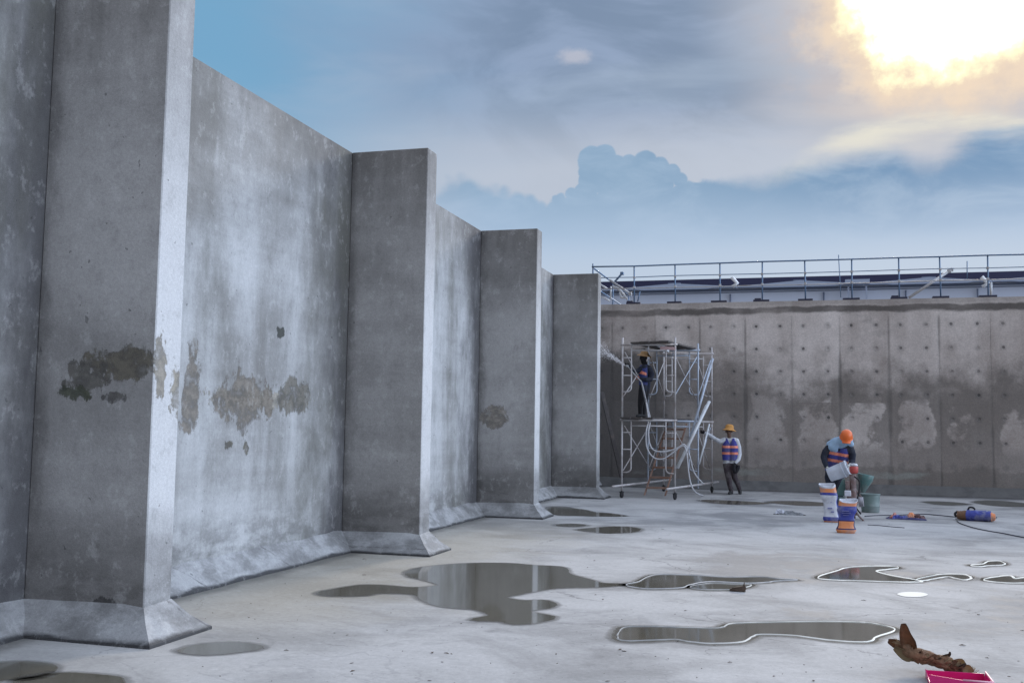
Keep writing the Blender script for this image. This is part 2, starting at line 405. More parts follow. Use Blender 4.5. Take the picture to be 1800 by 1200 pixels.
def buttress_mesh():
    bm = bmesh.new(); box(bm, 0.002, PR, 0, TH, -.3, H+.004)
    bevel(bm, .008); return bm
def buttress_fillet():
    bm = bmesh.new(); c, hh = FC, FH
    def ring(e, z): return [bm.verts.new((0.003, -e, z)), bm.verts.new((PR+e, -e, z)), bm.verts.new((PR+e, TH+e, z)), bm.verts.new((0.003, TH+e, z))]
    r0, r1, r2, r3 = ring(c, -.05), ring(c*1.0, .022), ring(c*.45, hh*.52), ring(.003, hh)
    for A, B in ((r0, r1), (r1, r2), (r2, r3)):
        for i in range(3): bm.faces.new((A[i], A[i+1], B[i+1], B[i]))
    bm.faces.new(r3)
    bmesh.ops.subdivide_edges(bm, edges=[e for e in bm.edges if e.calc_length() > .4], cuts=5, use_grid_fill=True)
    for v in bm.verts:
        if .05 < v.co.z < hh-.02: v.co += Vector((random.uniform(-1, 1), random.uniform(-1, 1), random.uniform(-1, 1)))*.006
        elif v.co.z >= hh-.02: v.co.z += random.uniform(-.012, .012)
    return bm
labels = ['huge dark concrete buttress closest to the camera with a brown oval patch on its face',
          'concrete buttress second from the camera, its square top standing against the sky',
          'concrete buttress third from the camera with a ragged tan patch halfway up',
          'concrete buttress farthest from the camera, standing beside the scaffold tower']
b0 = thing('concrete_buttress', labels[0], 'buttress', (AX, YB[0], 0), 0, 'buttresses along the side wall')
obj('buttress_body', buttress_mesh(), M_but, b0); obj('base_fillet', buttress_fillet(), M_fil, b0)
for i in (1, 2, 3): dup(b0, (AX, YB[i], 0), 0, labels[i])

# ------------------------------------------------------------------ back wall
def back_wall_material():
    mt, n, b, out = newmat('panel_cast_concrete')
    pos = n.node('ShaderNodeNewGeometry').outputs['Position']
    x, y, z = n.sep(pos)
    cloudy = n.noise(pos, .8, 6, .62); st = n.noise(n.mapv(pos, (2.2, 1, .3), (4, 0, 0)), 1.0, 6, .6, .3)
    fine = n.noise(pos, 26, 4, .8); grit = n.noise(pos, 70, 2, .8)
    warp = n.noise(pos, 1.5, 7, .68)
    # one tone per shuttering panel
    pu = n.m('DIVIDE', n.add(x, 5.37), 1.2195); fr = n.m('FRACT', pu); cell = n.m('FLOOR', pu)
    wn = n.node('ShaderNodeTexWhiteNoise', noise_dimensions='2D')
    n.set(wn.inputs['Vector'], n.comb(cell, n.m('FLOOR', n.m('DIVIDE', n.add(z, .2), 2.55)), 0.0))
    tone = n.add(n.mul(cloudy, .7), n.add(n.mul(st, .35), n.mul(wn.outputs[0], .22)))
    c = n.mix(n.ss(tone, .42, .85), (.46, .395, .355, 1), (.82, .74, .69, 1))
    # wet from washing: lower half in blotches, all of the corner by the scaffold, its shade painted in too
    jd = n.m('ABSOLUTE', n.sub(n.m('FRACT', n.add(pu, .5)), .5))
    dry = n.ss(n.add(n.mul(n.sub(x, -1.0), .14), n.mul(n.sub(warp, .5), 2.4)), -.1, .6)
    zw = n.add(z, n.add(n.mul(n.sub(warp, .5), 2.2), n.mul(n.sub(cloudy, .5), 1.6)))
    wet = n.mul(n.ss(zw, 3.65, 2.45), n.ss(zw, .2, 2.6, .72, 1.0))
    leftwet = n.mul(n.ss(n.add(x, n.mul(n.sub(warp, .5), 5)), 1.2, -2.6), n.ss(zw, 4.0, 3.0))
    smear = n.mul(n.ss(n.noise(n.mapv(pos, (.55, 1, .8), (6, 0, 2)), 1.0, 6, .62), .54, .66), .6)
    wet = n.m('MAXIMUM', n.m('MAXIMUM', wet, n.mul(leftwet, .85)), smear)
    isl = n.ss(n.add(n.noise(n.mapv(pos, (.8, 1, .8), (2, 0, 5)), 1.15, 6, .62), n.add(n.mul(n.sub(wn.outputs[0], .5), .2), n.ss(n.add(jd, n.mul(n.sub(warp, .5), .25)), .0, .22, -.10, .05))), .47, .56)
    isl = n.mul(n.mul(isl, n.ss(x, -2.6, 1.2, .25, 1.0)), n.mul(n.ss(z, .9, 1.4), n.ss(zw, 2.6, 2.1, .15, 1.0)))
    wet = n.mul(wet, n.sub(1.0, n.mul(isl, .8)))
    low = n.ss(n.add(z, n.mul(n.sub(warp, .5), .9)), .95, .6)
    wet = n.m('MAXIMUM', wet, low)
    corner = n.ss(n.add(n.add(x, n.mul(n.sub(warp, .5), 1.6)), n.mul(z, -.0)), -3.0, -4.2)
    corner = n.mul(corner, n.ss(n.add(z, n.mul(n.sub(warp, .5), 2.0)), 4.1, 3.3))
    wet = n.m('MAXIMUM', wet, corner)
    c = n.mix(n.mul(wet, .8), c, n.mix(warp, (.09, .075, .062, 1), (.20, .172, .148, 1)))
    c = n.mix(n.mul(corner, .55), c, (.016, .015, .016, 1))  # corner shade painted over the wet tone
    # shuttering joints: dark leaks below, hairline above
    jd = n.m('ABSOLUTE', n.sub(n.m('FRACT', n.add(pu, .5)), .5))
    jw = n.add(-.002, n.mul(n.mul(n.ss(n.add(z, n.mul(n.sub(warp, .5), 3)), 4.3, 1.6), n.ss(n.noise(n.mapv(pos, (.9, 1, .5), (2, 7, 1)), 1.0, 4), .35, .65)), .05))
    joint = n.mul(n.ss(n.sub(jd, n.add(jw, n.mul(n.sub(warp, .5), .05))), .045, -.012), n.ss(z, 4.72, 4.5))
    joint = n.mul(joint, n.ss(n.noise(n.mapv(pos, (1, 1, .7), (9, 0, 0)), .9, 3), .36, .6, .1, .55))
    hair = n.mul(n.mul(n.ss(jd, .006, .002), n.ss(z, 4.72, 4.5)), n.ss(warp, .4, .6, .1, .55))
    joint = n.m('MAXIMUM', joint, hair)
    c = n.mix(joint, c, (.045, .042, .038, 1))
    # tie holes, two per panel
    hu = n.m('MINIMUM', n.m('ABSOLUTE', n.sub(fr, .24)), n.m('ABSOLUTE', n.sub(fr, .75)))
    hz = n.m('ABSOLUTE', n.sub(n.m('FRACT', n.add(n.m('DIVIDE', n.sub(z, 4.39), .608), .5)), .5))
    hd = n.m('MULTIPLY', 1.12, n.m('SQRT', n.add(n.m('POWER', n.mul(hu, 1.2195), 2.0), n.m('POWER', n.mul(hz, .608), 2.0))))
    hole = n.mul(n.ss(n.add(hd, n.mul(n.sub(fine, .5), .03)), .052, .028), n.m('LESS_THAN', z, 4.6))
    hole = n.mul(hole, n.m('GREATER_THAN', z, 1.0))
    halo = n.mul(n.ss(n.add(hd, n.mul(n.sub(warp, .5), .1)), .14, .05), n.m('LESS_THAN', z, 4.6))
    c = n.mix(n.mul(halo, .22), c, (.05, .05, .05, 1))
    hv = n.noise(n.mapv(pos, (1, 1, 1), (0, 0, 4)), 1.7, 2)
    c = n.mix(n.mul(hole, n.ss(hv, .40, .62, .08, .75)), c, (.035, .033, .033, 1))
    # stained line under the coping
    tl = n.add(z, n.mul(n.sub(n.noise(n.mapv(pos, (.6, 1, 1)), 1.2, 5, .6), .5), .34))
    band = n.mul(n.ss(tl, 4.70, 4.78), n.ss(tl, 4.95, 4.88))
    band = n.mul(band, n.ss(n.noise(n.mapv(pos, (.35, 1, 1), (1, 0, 0)), 1.0, 4), .34, .55, .2, .85))
    c = n.mix(band, c, (.062, .052, .044, 1))
    c = n.mix(n.mul(n.ss(tl, 4.9, 4.98), .5), c, (.30, .27, .25, 1))
    # pale lime bloom just above the base
    ef = n.mul(n.ss(n.add(z, n.mul(n.sub(warp, .5), .3)), .36, .44), n.ss(n.add(z, n.mul(n.sub(warp, .5), .3)), .60, .52))
    ef = n.mul(ef, n.ss(n.noise(n.mapv(pos, (.55, 1, 1), (7, 0, 0)), 1.0, 4), .45, .6))
    c = n.mix(n.mul(ef, .75), c, (.33, .345, .31, 1))
    c = n.mix(n.ss(fine, .3, .72), n.mix(.25, c, (.015, .015, .015, 1)), c)
    c = n.mix(n.ss(grit, .3, .7), n.mix(.18, c, (.02, .02, .022, 1)), n.mix(.05, c, (.9, .9, .92, 1)))
    n.set(b.inputs['Base Color'], c); n.set(b.inputs['Roughness'], n.sub(.85, n.mul(wet, .3)))
    b.inputs['Specular IOR Level'].default_value = .3
    bp = n.node('ShaderNodeBump'); bp.inputs['Strength'].default_value = .6; bp.inputs['Distance'].default_value = .02
    n.set(bp.inputs['Height'], n.sub(n.add(n.mul(fine, .4), cloudy), n.add(n.mul(hole, 1.5), joint))); n.l.new(bp.outputs[0], b.inputs['Normal'])
    return mt
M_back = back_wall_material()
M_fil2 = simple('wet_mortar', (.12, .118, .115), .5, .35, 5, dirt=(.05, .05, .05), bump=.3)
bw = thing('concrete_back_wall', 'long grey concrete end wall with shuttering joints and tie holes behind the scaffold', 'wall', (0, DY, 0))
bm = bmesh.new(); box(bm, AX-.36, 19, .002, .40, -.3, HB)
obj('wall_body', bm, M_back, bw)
bm = bmesh.new(); fillet_prism(bm, (AX+.01, 0.0, 0), (19, 0.0, 0), (0, -1.35, 0), .04); obj('base_fillet', bm, M_fil2, bw)

# ------------------------------------------------------------------ ground
def ground_material():
    mt, n, b, out = newmat('screeded_concrete_floor')
    pos = n.node('ShaderNodeNewGeometry').outputs['Position']
    x, y, z = n.sep(pos)
    big = n.noise(n.mapv(pos, (.55, .8, 1)), .55, 6, .6, .5); mid = n.noise(pos, 1.7, 6, .62, .3)
    fine = n.noise(pos, 22, 5, .75); grit = n.noise(pos, 95, 2, .8)
    swirl = n.noise(n.mapv(pos, (.9, 1.1, 1)), .9, 7, .62, .9)
    c = n.mix(n.ss(n.add(n.mul(big, .6), n.mul(swirl, .5)), .42, .66), (.30, .295, .29, 1), (.51, .50, .49, 1))
    damp = n.ss(n.add(n.mul(big, .7), n.mul(mid, .4)), .52, .44)
    c = n.mix(n.mul(damp, .6), c, (.21, .21, .215, 1))
    rings = n.ss(n.m('ABSOLUTE', n.sub(n.noise(n.mapv(pos, (.6, 1, 1), (5, 3, 0)), .8, 5, .55, .8), .5)), .012, .0)
    c = n.mix(n.mul(rings, .25), c, (.2, .2, .205, 1))
    vo = n.node('ShaderNodeTexVoronoi', feature='DISTANCE_TO_EDGE'); n.set(vo.inputs['Vector'], n.add_v(pos, n.noise(pos, 1.6, 5, .6, 0, True), .9)); vo.inputs['Scale'].default_value = .34
    crack = n.mul(n.ss(vo.outputs[0], .0045, .001), n.ss(n.noise(pos, .8, 3), .45, .6))
    c = n.mix(n.mul(crack, .55), c, (.10, .10, .10, 1))
    # silt washed against the side wall
    silt = n.mul(n.ss(n.add(x, n.mul(n.sub(mid, .5), 2.6)), -2.6, -4.6), n.mul(n.ss(y, 19, 13), n.ss(n.add(y, n.mul(mid, 2)), 7.4, 9.4, .15, 1.0)))
    c = n.mix(n.mul(silt, .62), c, n.mix(mid, (.36, .32, .245, 1), (.48, .445, .37, 1)))
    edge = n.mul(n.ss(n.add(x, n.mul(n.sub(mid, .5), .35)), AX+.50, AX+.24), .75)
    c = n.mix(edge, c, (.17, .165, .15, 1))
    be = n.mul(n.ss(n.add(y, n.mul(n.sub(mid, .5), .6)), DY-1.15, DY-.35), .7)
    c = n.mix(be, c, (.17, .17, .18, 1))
    spk = n.ss(n.noise(pos, 30, 2, .3), .735, .765)
    c = n.mix(n.mul(spk, .6), c, (.06, .055, .05, 1))
    pale = n.ss(n.noise(n.mapv(pos, (1, 1.4, 1), (2, 2, 0)), 9, 4, .6), .62, .72)
    c = n.mix(n.mul(pale, .22), c, (.75, .75, .76, 1))
    c = n.mix(n.ss(fine, .32, .7), n.mix(.16, c, (.03, .03, .03, 1)), c)
    c = n.mix(n.ss(grit, .3, .7), n.mix(.10, c, (.02, .02, .022, 1)), c)
    n.set(b.inputs['Base Color'], c); n.set(b.inputs['Roughness'], n.sub(.82, n.mul(damp, .12)))
    b.inputs['Specular IOR Level'].default_value = .2
    bp = n.node('ShaderNodeBump'); bp.inputs['Strength'].default_value = .35; bp.inputs['Distance'].default_value = .012
    n.set(bp.inputs['Height'], n.add(n.mul(fine, .4), n.mul(mid, 1.6))); n.l.new(bp.outputs[0], b.inputs['Normal'])
    return mt
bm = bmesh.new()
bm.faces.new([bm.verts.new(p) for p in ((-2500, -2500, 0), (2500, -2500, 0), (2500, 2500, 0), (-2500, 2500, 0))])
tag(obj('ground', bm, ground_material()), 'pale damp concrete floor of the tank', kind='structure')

# ------------------------------------------------------------------ puddles
def water_material():
    mt, n, b, out = newmat('puddle_water')
    pos = n.node('ShaderNodeNewGeometry').outputs['Position']
    nz = n.noise(pos, 3.0, 5, .6)
    n.set(b.inputs['Base Color'], n.mix(nz, (.085, .077, .058, 1), (.14, .128, .10, 1)))
    b.inputs['Roughness'].default_value = .06; b.inputs['IOR'].default_value = 1.33
    at = n.node('ShaderNodeAttribute'); at.attribute_name = 'edge'
    tr = n.node('ShaderNodeBsdfTransparent'); mx = n.node('ShaderNodeMixShader')
    ed = n.add(at.outputs['Fac'], n.mul(n.sub(n.noise(n.mapv(pos, (.7, 1.6, 1)), 5, 5, .6), .5), .55))
    dm = n.node('ShaderNodeBsdfPrincipled'); dm.inputs['Base Color'].default_value = (.19, .185, .175, 1); dm.inputs['Roughness'].default_value = .7; dm.inputs['Specular IOR Level'].default_value = .2
    m2 = n.node('ShaderNodeMixShader'); n.set(m2.inputs[0], n.ss(ed, .52, .72)); n.l.new(dm.outputs[0], m2.inputs[1]); n.l.new(b.outputs[0], m2.inputs[2])
    n.set(mx.inputs[0], n.m('MAXIMUM', n.ss(ed, .05, .5, 0, .5), n.ss(ed, .52, .66))); n.l.new(tr.outputs[0], mx.inputs[1]); n.l.new(m2.outputs[0], mx.inputs[2]); n.l.new(mx.outputs[0], out.inputs[0])
    return mt
M_water = water_material()
M_rim, n_, b_, o_ = newmat('rim_sky_reflection')  # sky reflection on the wet rim, painted as pale colour, brighter to the right
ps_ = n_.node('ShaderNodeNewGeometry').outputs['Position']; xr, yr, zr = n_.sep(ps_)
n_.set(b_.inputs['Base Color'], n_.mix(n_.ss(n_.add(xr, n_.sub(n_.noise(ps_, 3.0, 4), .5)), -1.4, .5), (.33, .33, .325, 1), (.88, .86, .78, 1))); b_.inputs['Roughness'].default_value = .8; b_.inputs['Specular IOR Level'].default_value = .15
M_rimg = simple('grey_rim_reflection', (.40, .40, .40), .8, .2, 9)  # dimmer rim reflection, painted as plain grey
M_film = simple('film_sky_reflection', (.80, .78, .71), .8, .12, 8)  # sky reflected in a thin film, painted as cream colour
def offset_poly(P, d):
    n = len(P); out = []
    for i in range(n):
        a_, b_ = P[(i-1) % n], P[(i+1) % n]; t = (b_-a_)
        if t.length < 1e-6: out.append(P[i].copy()); continue
        t.normalize(); out.append(P[i] + Vector((t.y, -t.x, 0))*d)
    return out
def area(P): return .5*sum(P[i].x*P[(i+1) % len(P)].y - P[(i+1) % len(P)].x*P[i].y for i in range(len(P)))
def puddle(pix, label, fade=.06, rim=0.0, film=False, n_=5, grey=False):
    fade = max(fade, .05)*2.2 if not film else 0.0
    P = catmull([onz(x, y, 0) for x, y in pix], n_, True)
    if area(P) < 0: P = P[::-1]
    cx = sum((p.x for p in P))/len(P); cy = sum((p.y for p in P))/len(P)
    L = [Vector((p.x-cx, p.y-cy, 0)) for p in P]
    bm = bmesh.new(); lay = bm.verts.layers.float.new('edge')
    inner = [bm.verts.new(p+Vector((0, 0, .004))) for p in L]
    for v in inner: v[lay] = 1.0
    for t3 in tessellate_polygon([L]):
        f = bm.faces.new([inner[k] for k in t3]); f.normal_update()
        if f.normal.z < 0: f.normal_flip()
    if fade:
        outer = [bm.verts.new(p+Vector((0, 0, .004))) for p in offset_poly(L, fade)]
        for v in outer: v[lay] = 0.0
        for i in range(len(L)): bm.faces.new((inner[i], outer[i], outer[(i+1) % len(L)], inner[(i+1) % len(L)]))
    me = bpy.data.meshes.new('puddle'); bm.to_mesh(me); bm.free()
    o = link('puddle', me, M_film if film else M_water); o.location = (cx, cy, 0)
    tag(o, label, kind='structure')
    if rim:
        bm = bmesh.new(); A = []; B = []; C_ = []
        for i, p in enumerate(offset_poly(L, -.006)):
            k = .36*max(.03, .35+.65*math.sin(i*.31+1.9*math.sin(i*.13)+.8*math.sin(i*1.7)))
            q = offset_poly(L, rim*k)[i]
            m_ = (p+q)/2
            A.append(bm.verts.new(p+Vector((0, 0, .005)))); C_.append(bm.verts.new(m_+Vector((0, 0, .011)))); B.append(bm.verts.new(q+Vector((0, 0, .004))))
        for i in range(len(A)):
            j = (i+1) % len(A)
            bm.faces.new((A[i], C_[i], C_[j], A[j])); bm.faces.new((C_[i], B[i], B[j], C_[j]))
        obj('puddle_rim_reflection', bm, M_rimg if grey else M_rim, o, True)
    return o
c7 = lambda L: [(1000+x/2.25, 960+y/2.25) for x, y in L]
puddle([(720, 1005), (747, 997), (812, 991), (887, 990), (942, 994), (988, 997), (996, 1008), (1028, 1017), (1055, 1025), (1099, 1027), (1050, 1031), (974, 1033), (909, 1044), (885, 1050), (918, 1056), (960, 1056), (969, 1066), (925, 1074), (969, 1084), (942, 1093), (904, 1096), (885, 1091), (835, 1089), (866, 1081), (839, 1071), (779, 1065), (747, 1054), (730, 1044), (671, 1042), (638, 1046), (584, 1047), (563, 1042), (590, 1036), (633, 1029), (671, 1029), (725, 1033), (772, 1030), (768, 1024), (725, 1013)], 'largest branching dark puddle in the middle of the floor', .05, 0, False, 4)
puddle(c7([(225, 153), (275, 140), (310, 122), (360, 112), (500, 115), (620, 122), (760, 121), (820, 128), (905, 133), (820, 138), (780, 143), (700, 146), (560, 140), (480, 152), (440, 165), (330, 169), (275, 165)]), 'dark puddle with pale rim beside the curled brown chip', .03, .045, False, 5, True)
puddle(c7([(480, 160), (560, 147), (640, 150), (720, 152), (700, 163), (640, 172), (520, 171)]), 'thin pale wet film beside the curled brown chip', .04, .02)
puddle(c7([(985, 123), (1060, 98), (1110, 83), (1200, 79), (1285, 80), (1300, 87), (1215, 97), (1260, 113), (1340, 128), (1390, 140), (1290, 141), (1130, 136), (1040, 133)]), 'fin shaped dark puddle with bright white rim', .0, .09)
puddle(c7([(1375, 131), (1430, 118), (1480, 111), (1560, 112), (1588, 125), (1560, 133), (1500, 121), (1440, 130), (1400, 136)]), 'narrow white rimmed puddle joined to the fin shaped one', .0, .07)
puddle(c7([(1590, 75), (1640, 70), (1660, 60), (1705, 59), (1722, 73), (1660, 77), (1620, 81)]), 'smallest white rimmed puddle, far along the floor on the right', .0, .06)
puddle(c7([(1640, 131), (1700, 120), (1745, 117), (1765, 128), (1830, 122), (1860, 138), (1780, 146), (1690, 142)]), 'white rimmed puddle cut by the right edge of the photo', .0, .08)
puddle(c7([(1298, 189), (1330, 181), (1390, 182), (1420, 191), (1390, 200), (1330, 199)]), 'oval white puddle without any dark water', .0, 0, True)
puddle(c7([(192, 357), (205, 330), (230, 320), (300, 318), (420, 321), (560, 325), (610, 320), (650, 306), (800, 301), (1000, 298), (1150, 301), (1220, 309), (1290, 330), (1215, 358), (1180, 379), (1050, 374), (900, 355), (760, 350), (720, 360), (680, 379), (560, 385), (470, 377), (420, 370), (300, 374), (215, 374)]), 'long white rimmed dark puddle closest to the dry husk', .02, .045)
puddle([(322, 1143), (345, 1136), (380, 1132), (425, 1132), (454, 1138), (425, 1144), (380, 1148), (345, 1148)], 'small oval puddle at the foot of the closest buttress', .05)
puddle([(-60, 1172), (0, 1167), (45, 1165), (87, 1171), (80, 1183), (40, 1191), (-60, 1196)], 'puddle at the bottom left corner under the wall', .05)
puddle([(35, 1198), (70, 1190), (108, 1185), (160, 1187), (205, 1194), (190, 1212), (60, 1216)], 'puddle cut by the bottom edge of the photo', .05)
puddle([(966, 892), (985, 890), (1004, 893), (1026, 896), (1042, 900), (1068, 902), (1090, 905), (1094, 907), (1052, 907), (1015, 906), (978, 904)], 'puddle between the third and fourth buttress', .06)
puddle([(1022, 931), (1050, 928), (1075, 926), (1100, 926), (1118, 929), (1112, 934), (1085, 936), (1060, 936)], 'small puddle in front of the fourth buttress', .08)
puddle([(984, 923), (1005, 921), (1022, 923), (1005, 925)], 'tiny damp puddle in front of the third buttress', .10)
puddle([(1238, 879), (1280, 880), (1345, 884), (1300, 886), (1262, 884)], 'thin puddle at the feet of the worker holding the scaffold', .12)
puddle([(1355, 882), (1400, 881), (1445, 884), (1440, 888), (1395, 887)], 'thin puddle left of the standing cement sacks', .12)
puddle([(1632, 882), (1665, 882), (1695, 886), (1660, 887)], 'thin puddle behind the flattened sack', .12)
puddle([(1720, 882), (1750, 880), (1800, 885), (1840, 889), (1780, 890), (1740, 887)], 'thin puddle behind the lying blue sack', .12)

# ------------------------------------------------------------------ guardrail along the back wall
M_rail = simple('weathered_blue_grey_steel', (.12, .19, .30), .5, .25, 8, .3)
M_plate = simple('dark_rubber_plate', (.03, .03, .055), .7, .2, 8)
M_pipe = simple('galvanised_pipe', (.42, .42, .43), .45, .22, 7, .35, dirt=(.20, .15, .11), dirt_amt=.45)
M_pale = simple('pale_painted_pipe', (.56, .58, .60), .45, .15, 7, .1, dirt=(.3, .27, .24), dirt_amt=.4)
GY = DY+.15
gr = thing('guardrail', 'long blue grey pipe guardrail standing along the top of the back wall', 'guardrail', (0, GY, HB))
PX = [-5.96, -4.77, -3.62, -2.39, -1.26, -.13, 1.06, 2.24, 3.25, 4.38, 5.55, 6.7]
for i, px in enumerate(PX):
    bm = bmesh.new(); tube(bm, [(px, 0, 0.03), (px+random.uniform(-.01, .01), 0, 1.10)], .02); obj('post', bm, M_rail, gr, True)
    bm = bmesh.new(); box(bm, px-.19-random.uniform(0, .05), px+.19, -.145, .07, 0.002, .055)
    bevel(bm, .006); obj('base_plate', bm, M_plate, gr)
    if i % 3 == 1:
        bm = bmesh.new(); box(bm, px-.2, px-.03, -.10, .05, .058, .10); bevel(bm, .006); obj('packer', bm, M_plate, gr)
    for (a0, a1) in ((.45, .52), (.74, .80)):
        bm = bmesh.new(); box(bm, px-.03, px+.03, -.036, .03, a0, a1); bevel(bm, .006); obj('clamp', bm, M_pipe, gr)
for zz, rr, mt in ((1.10, .021, M_rail), (.78, .012, M_rail), (.46, .014, M_pipe)):
    bm = bmesh.new()
    tube(bm, [(PX[0]-.03, -.022, zz+.01)]+[(x, -.022, zz+random.uniform(-.012, .012)) for x in PX[1:]]+[(11, -.022, zz)], rr); obj('rail', bm, mt, gr, True)
g2 = thing('guardrail', 'short pipe guardrail running away behind the top corner of the walls', 'guardrail', (-5.99, GY+.12, HB))
for yy in (0.0, 3.1, 6.0):
    bm = bmesh.new(); tube(bm, [(0, yy, 0), (0, yy, 1.22 if yy == 0 else 1.14)], .02); obj('post', bm, M_rail, g2, True)
for zz in (1.08, .55):
    bm = bmesh.new(); tube(bm, [(.03, -.05, zz), (.03, 6.3, zz)], .022); obj('rail', bm, M_rail, g2, True)
bm = bmesh.new(); box(bm, AX-.9, AX+.1, DY+.41, DY+7.2, -.2, HB-.05)
tag(obj('concrete_wall_stub', bm, M_back), 'concrete wall head behind the corner, carrying the short guardrail', 'wall')

# loose pipes on the wall head
def pipe_between(name, a_, b_, r, mt, label, group=None, clamps=0, cat='pipe'):
    a_, b_ = Vector(a_), Vector(b_); c_ = (a_+b_)/2
    bm = bmesh.new(); tube(bm, [a_-c_, b_-c_], r)
    o = obj(name, bm, mt, None, True); o.location = c_; tag(o, label, cat, group)
    if clamps:
        d_ = (b_-a_).normalized()
        for k in range(clamps):
            p = (b_-c_)*(.93-.1*k)
            bm = bmesh.new(); box(bm, p.x-.05, p.x+.05, p.y-.05, p.y+.05, p.z-.045, p.z+.045); bevel(bm, .012)
            obj('clamp', bm, mt, o)
    return o
G = 'loose pipes heaped in the wall corner'
def hz(x, y, Y): return ony(x, y, Y)
pipe_between('scaffold_pipe', hz(1079, 497, 29.4), hz(1094, 480, 29.0), .03, M_rail, 'blue short pipe sticking up from the heap in the wall corner', G, 1)
pipe_between('scaffold_pipe', hz(1072, 492, 28.9), hz(1109, 517, 28.8), .03, M_pipe, 'grey long pipe sloping down through the heap in the wall corner', G, 1)
pipe_between('scaffold_pipe', hz(1055, 500, 28.8), hz(1068, 508, 28.8), .03, M_pale, 'pale stub of pipe touching the farthest buttress', G)
pipe_between('scaffold_pipe', hz(1086, 506, 28.8), hz(1103, 526, 28.8), .025, M_pale, 'white pipe propped low in the heap, its foot on the wall head', G)
pipe_between('scaffold_pipe', hz(1074, 503, 29.1), hz(1073, 527, 29.1), .022, M_pale, 'upright thin pale pipe in the heap in the wall corner', G)
pipe_between('scaffold_pipe', hz(1057, 521, 28.9), hz(1072, 529, 28.9), .02, M_pale, 'pale pipe lying low beside the farthest buttress', G)
pipe_between('scaffold_pipe', hz(1077, 503, 29), hz(1089, 508, 28.9), .03, M_pale, 'short white pipe lying across the middle of the heap', G, 1)
bm = bmesh.new(); q = hz(1091, 518, 28.75)
tube(bm, [q+Vector(v) for v in ((0, 0, .12), (.08, 0, .02), (.16, 0, -.10), (.02, 0, -.08), (-.02, .02, .08))], .035); o = obj('wire_coil', bm, M_pale, None, True)
tag(o, 'white crumpled coil in the pipe heap on the wall corner', 'coil')
pipe_between('prop_pole', hz(1598, 523, 28.5), hz(1675, 472, 29.0), .035, M_pipe, 'rusty prop pole leaning across the guardrail with clamps on its upper end', None, 2, 'pole')
pipe_between('marker_rod', hz(1125, 512, 28.45), hz(1121, 530, 28.45), .018, M_rail, 'short thin rod standing between guardrail posts near the pipe heap', None, 0, 'rod')
pipe_between('marker_rod', hz(1474, 448, 29.5), hz(1478, 523, 29.5), .012, M_rail, 'tall thin rod rising above the guardrail top rail', None, 0, 'rod')
pipe_between('marker_rod', hz(1700, 459, 44), hz(1700, 490, 44), .02, M_rail, 'thin distant rod standing in front of the navy shed roof', None, 0, 'rod')
pipe_between('marker_rod', hz(1742, 496, 28.6), hz(1742, 523, 28.6), .03, M_pale, 'stout white pipe stub beside the guardrail post near the right edge', None, 1, 'rod')

# ------------------------------------------------------------------ buildings beyond
M_bwall = simple('pale_blue_cladding', (.56, .62, .74), .6, .06, .6)
M_seam = simple('grey_flashing', (.14, .17, .24), .6, .1, 1)
M_clear = simple('white_translucent_sheet', (.82, .84, .86), .5, .04, .5)
M_proof = simple('pale_roof_sheet', (.36, .42, .54), .55, .08, .4)
M_navy = simple('navy_roof_sheet', (.02, .022, .065), .55, .15, .3)
M_green = simple('dark_green_sheet', (.03, .05, .045), .7, .2, .3)
BY = 70.0
zt = ony(1400, 506.5, BY).z; zs = ony(1400, 511.5, BY).z; zcl = ony(1400, 502.5, BY).z
bld = thing('factory_building', 'pale blue factory with a row of low gables and roof vents beyond the guardrail', 'building', (0, BY, 0))
bm = bmesh.new(); box(bm, -22, 34, 0, 30, -.2, zt); obj('wall', bm, M_bwall, bld)
bm = bmesh.new(); box(bm, -22, 34, -.06, -.005, zt-.10, zt+.03); obj('eaves_flashing', bm, M_seam, bld)
bm = bmesh.new(); box(bm, -22, 34, -.05, -.004, zs-.03, zs+.02); obj('wall_seam', bm, M_seam, bld)
bm = bmesh.new(); box(bm, -22, 34, .02, 29.9, zt+.002, zcl); obj('clerestory', bm, M_clear, bld)
zp0 = ony(1406, 494.5, BY).z
peaks = [ony(x, 498, BY) for x in (968, 1186, 1406, 1632, 1858)]
vall = [ony(x, 507, BY) for x in (858, 1077, 1296, 1518, 1742, 1970)]
zp = zp0; zv = zcl-.02
for i, p in enumerate(peaks):
    x0, x1 = vall[i].x+.02, vall[i+1].x-.02
    bm = bmesh.new(); prism(bm, [(x0, -.5, zv-.05), (p.x-2.6, -.5, zv-.05), (p.x-2.2, -.5, zt+.04), (p.x+2.2, -.5, zt+.04), (p.x+2.6, -.5, zv-.05), (x1, -.5, zv-.05), (x1, -.5, zv+.02), (p.x, -.5, zp), (x0, -.5, zv+.02)], (0, 31, 0))
    rf = obj('roof', bm, M_proof, bld)
    bm = bmesh.new(); box(bm, p.x-.42, p.x+.42, -.3, .6, zp-.03, zp+.07); bevel(bm, .02)
    obj('roof_vent', bm, M_seam, bld)
bm = bmesh.new(); v = ony(1506, 500, BY); box(bm, v.x-.75, v.x+.75, -1.1, -.55, v.z-.1, v.z+.2); box(bm, v.x-.6, v.x-.5, -.8, -.7, zt-.9, v.z-.2); box(bm, v.x+.5, v.x+.6, -.8, -.7, zt-.9, v.z-.2)
obj('roof_tank', bm, M_proof, bld)
for xx, yy in ((1297, 490), (1733, 494)):
    v = ony(xx, 500, BY); bm = bmesh.new(); tube(bm, [(v.x-.3, -.7, v.z-.25), (v.x, -.7, v.z), (v.x-.35, -.7, v.z+.4)], .13); obj('roof_pipe', bm, M_clear, bld, True)
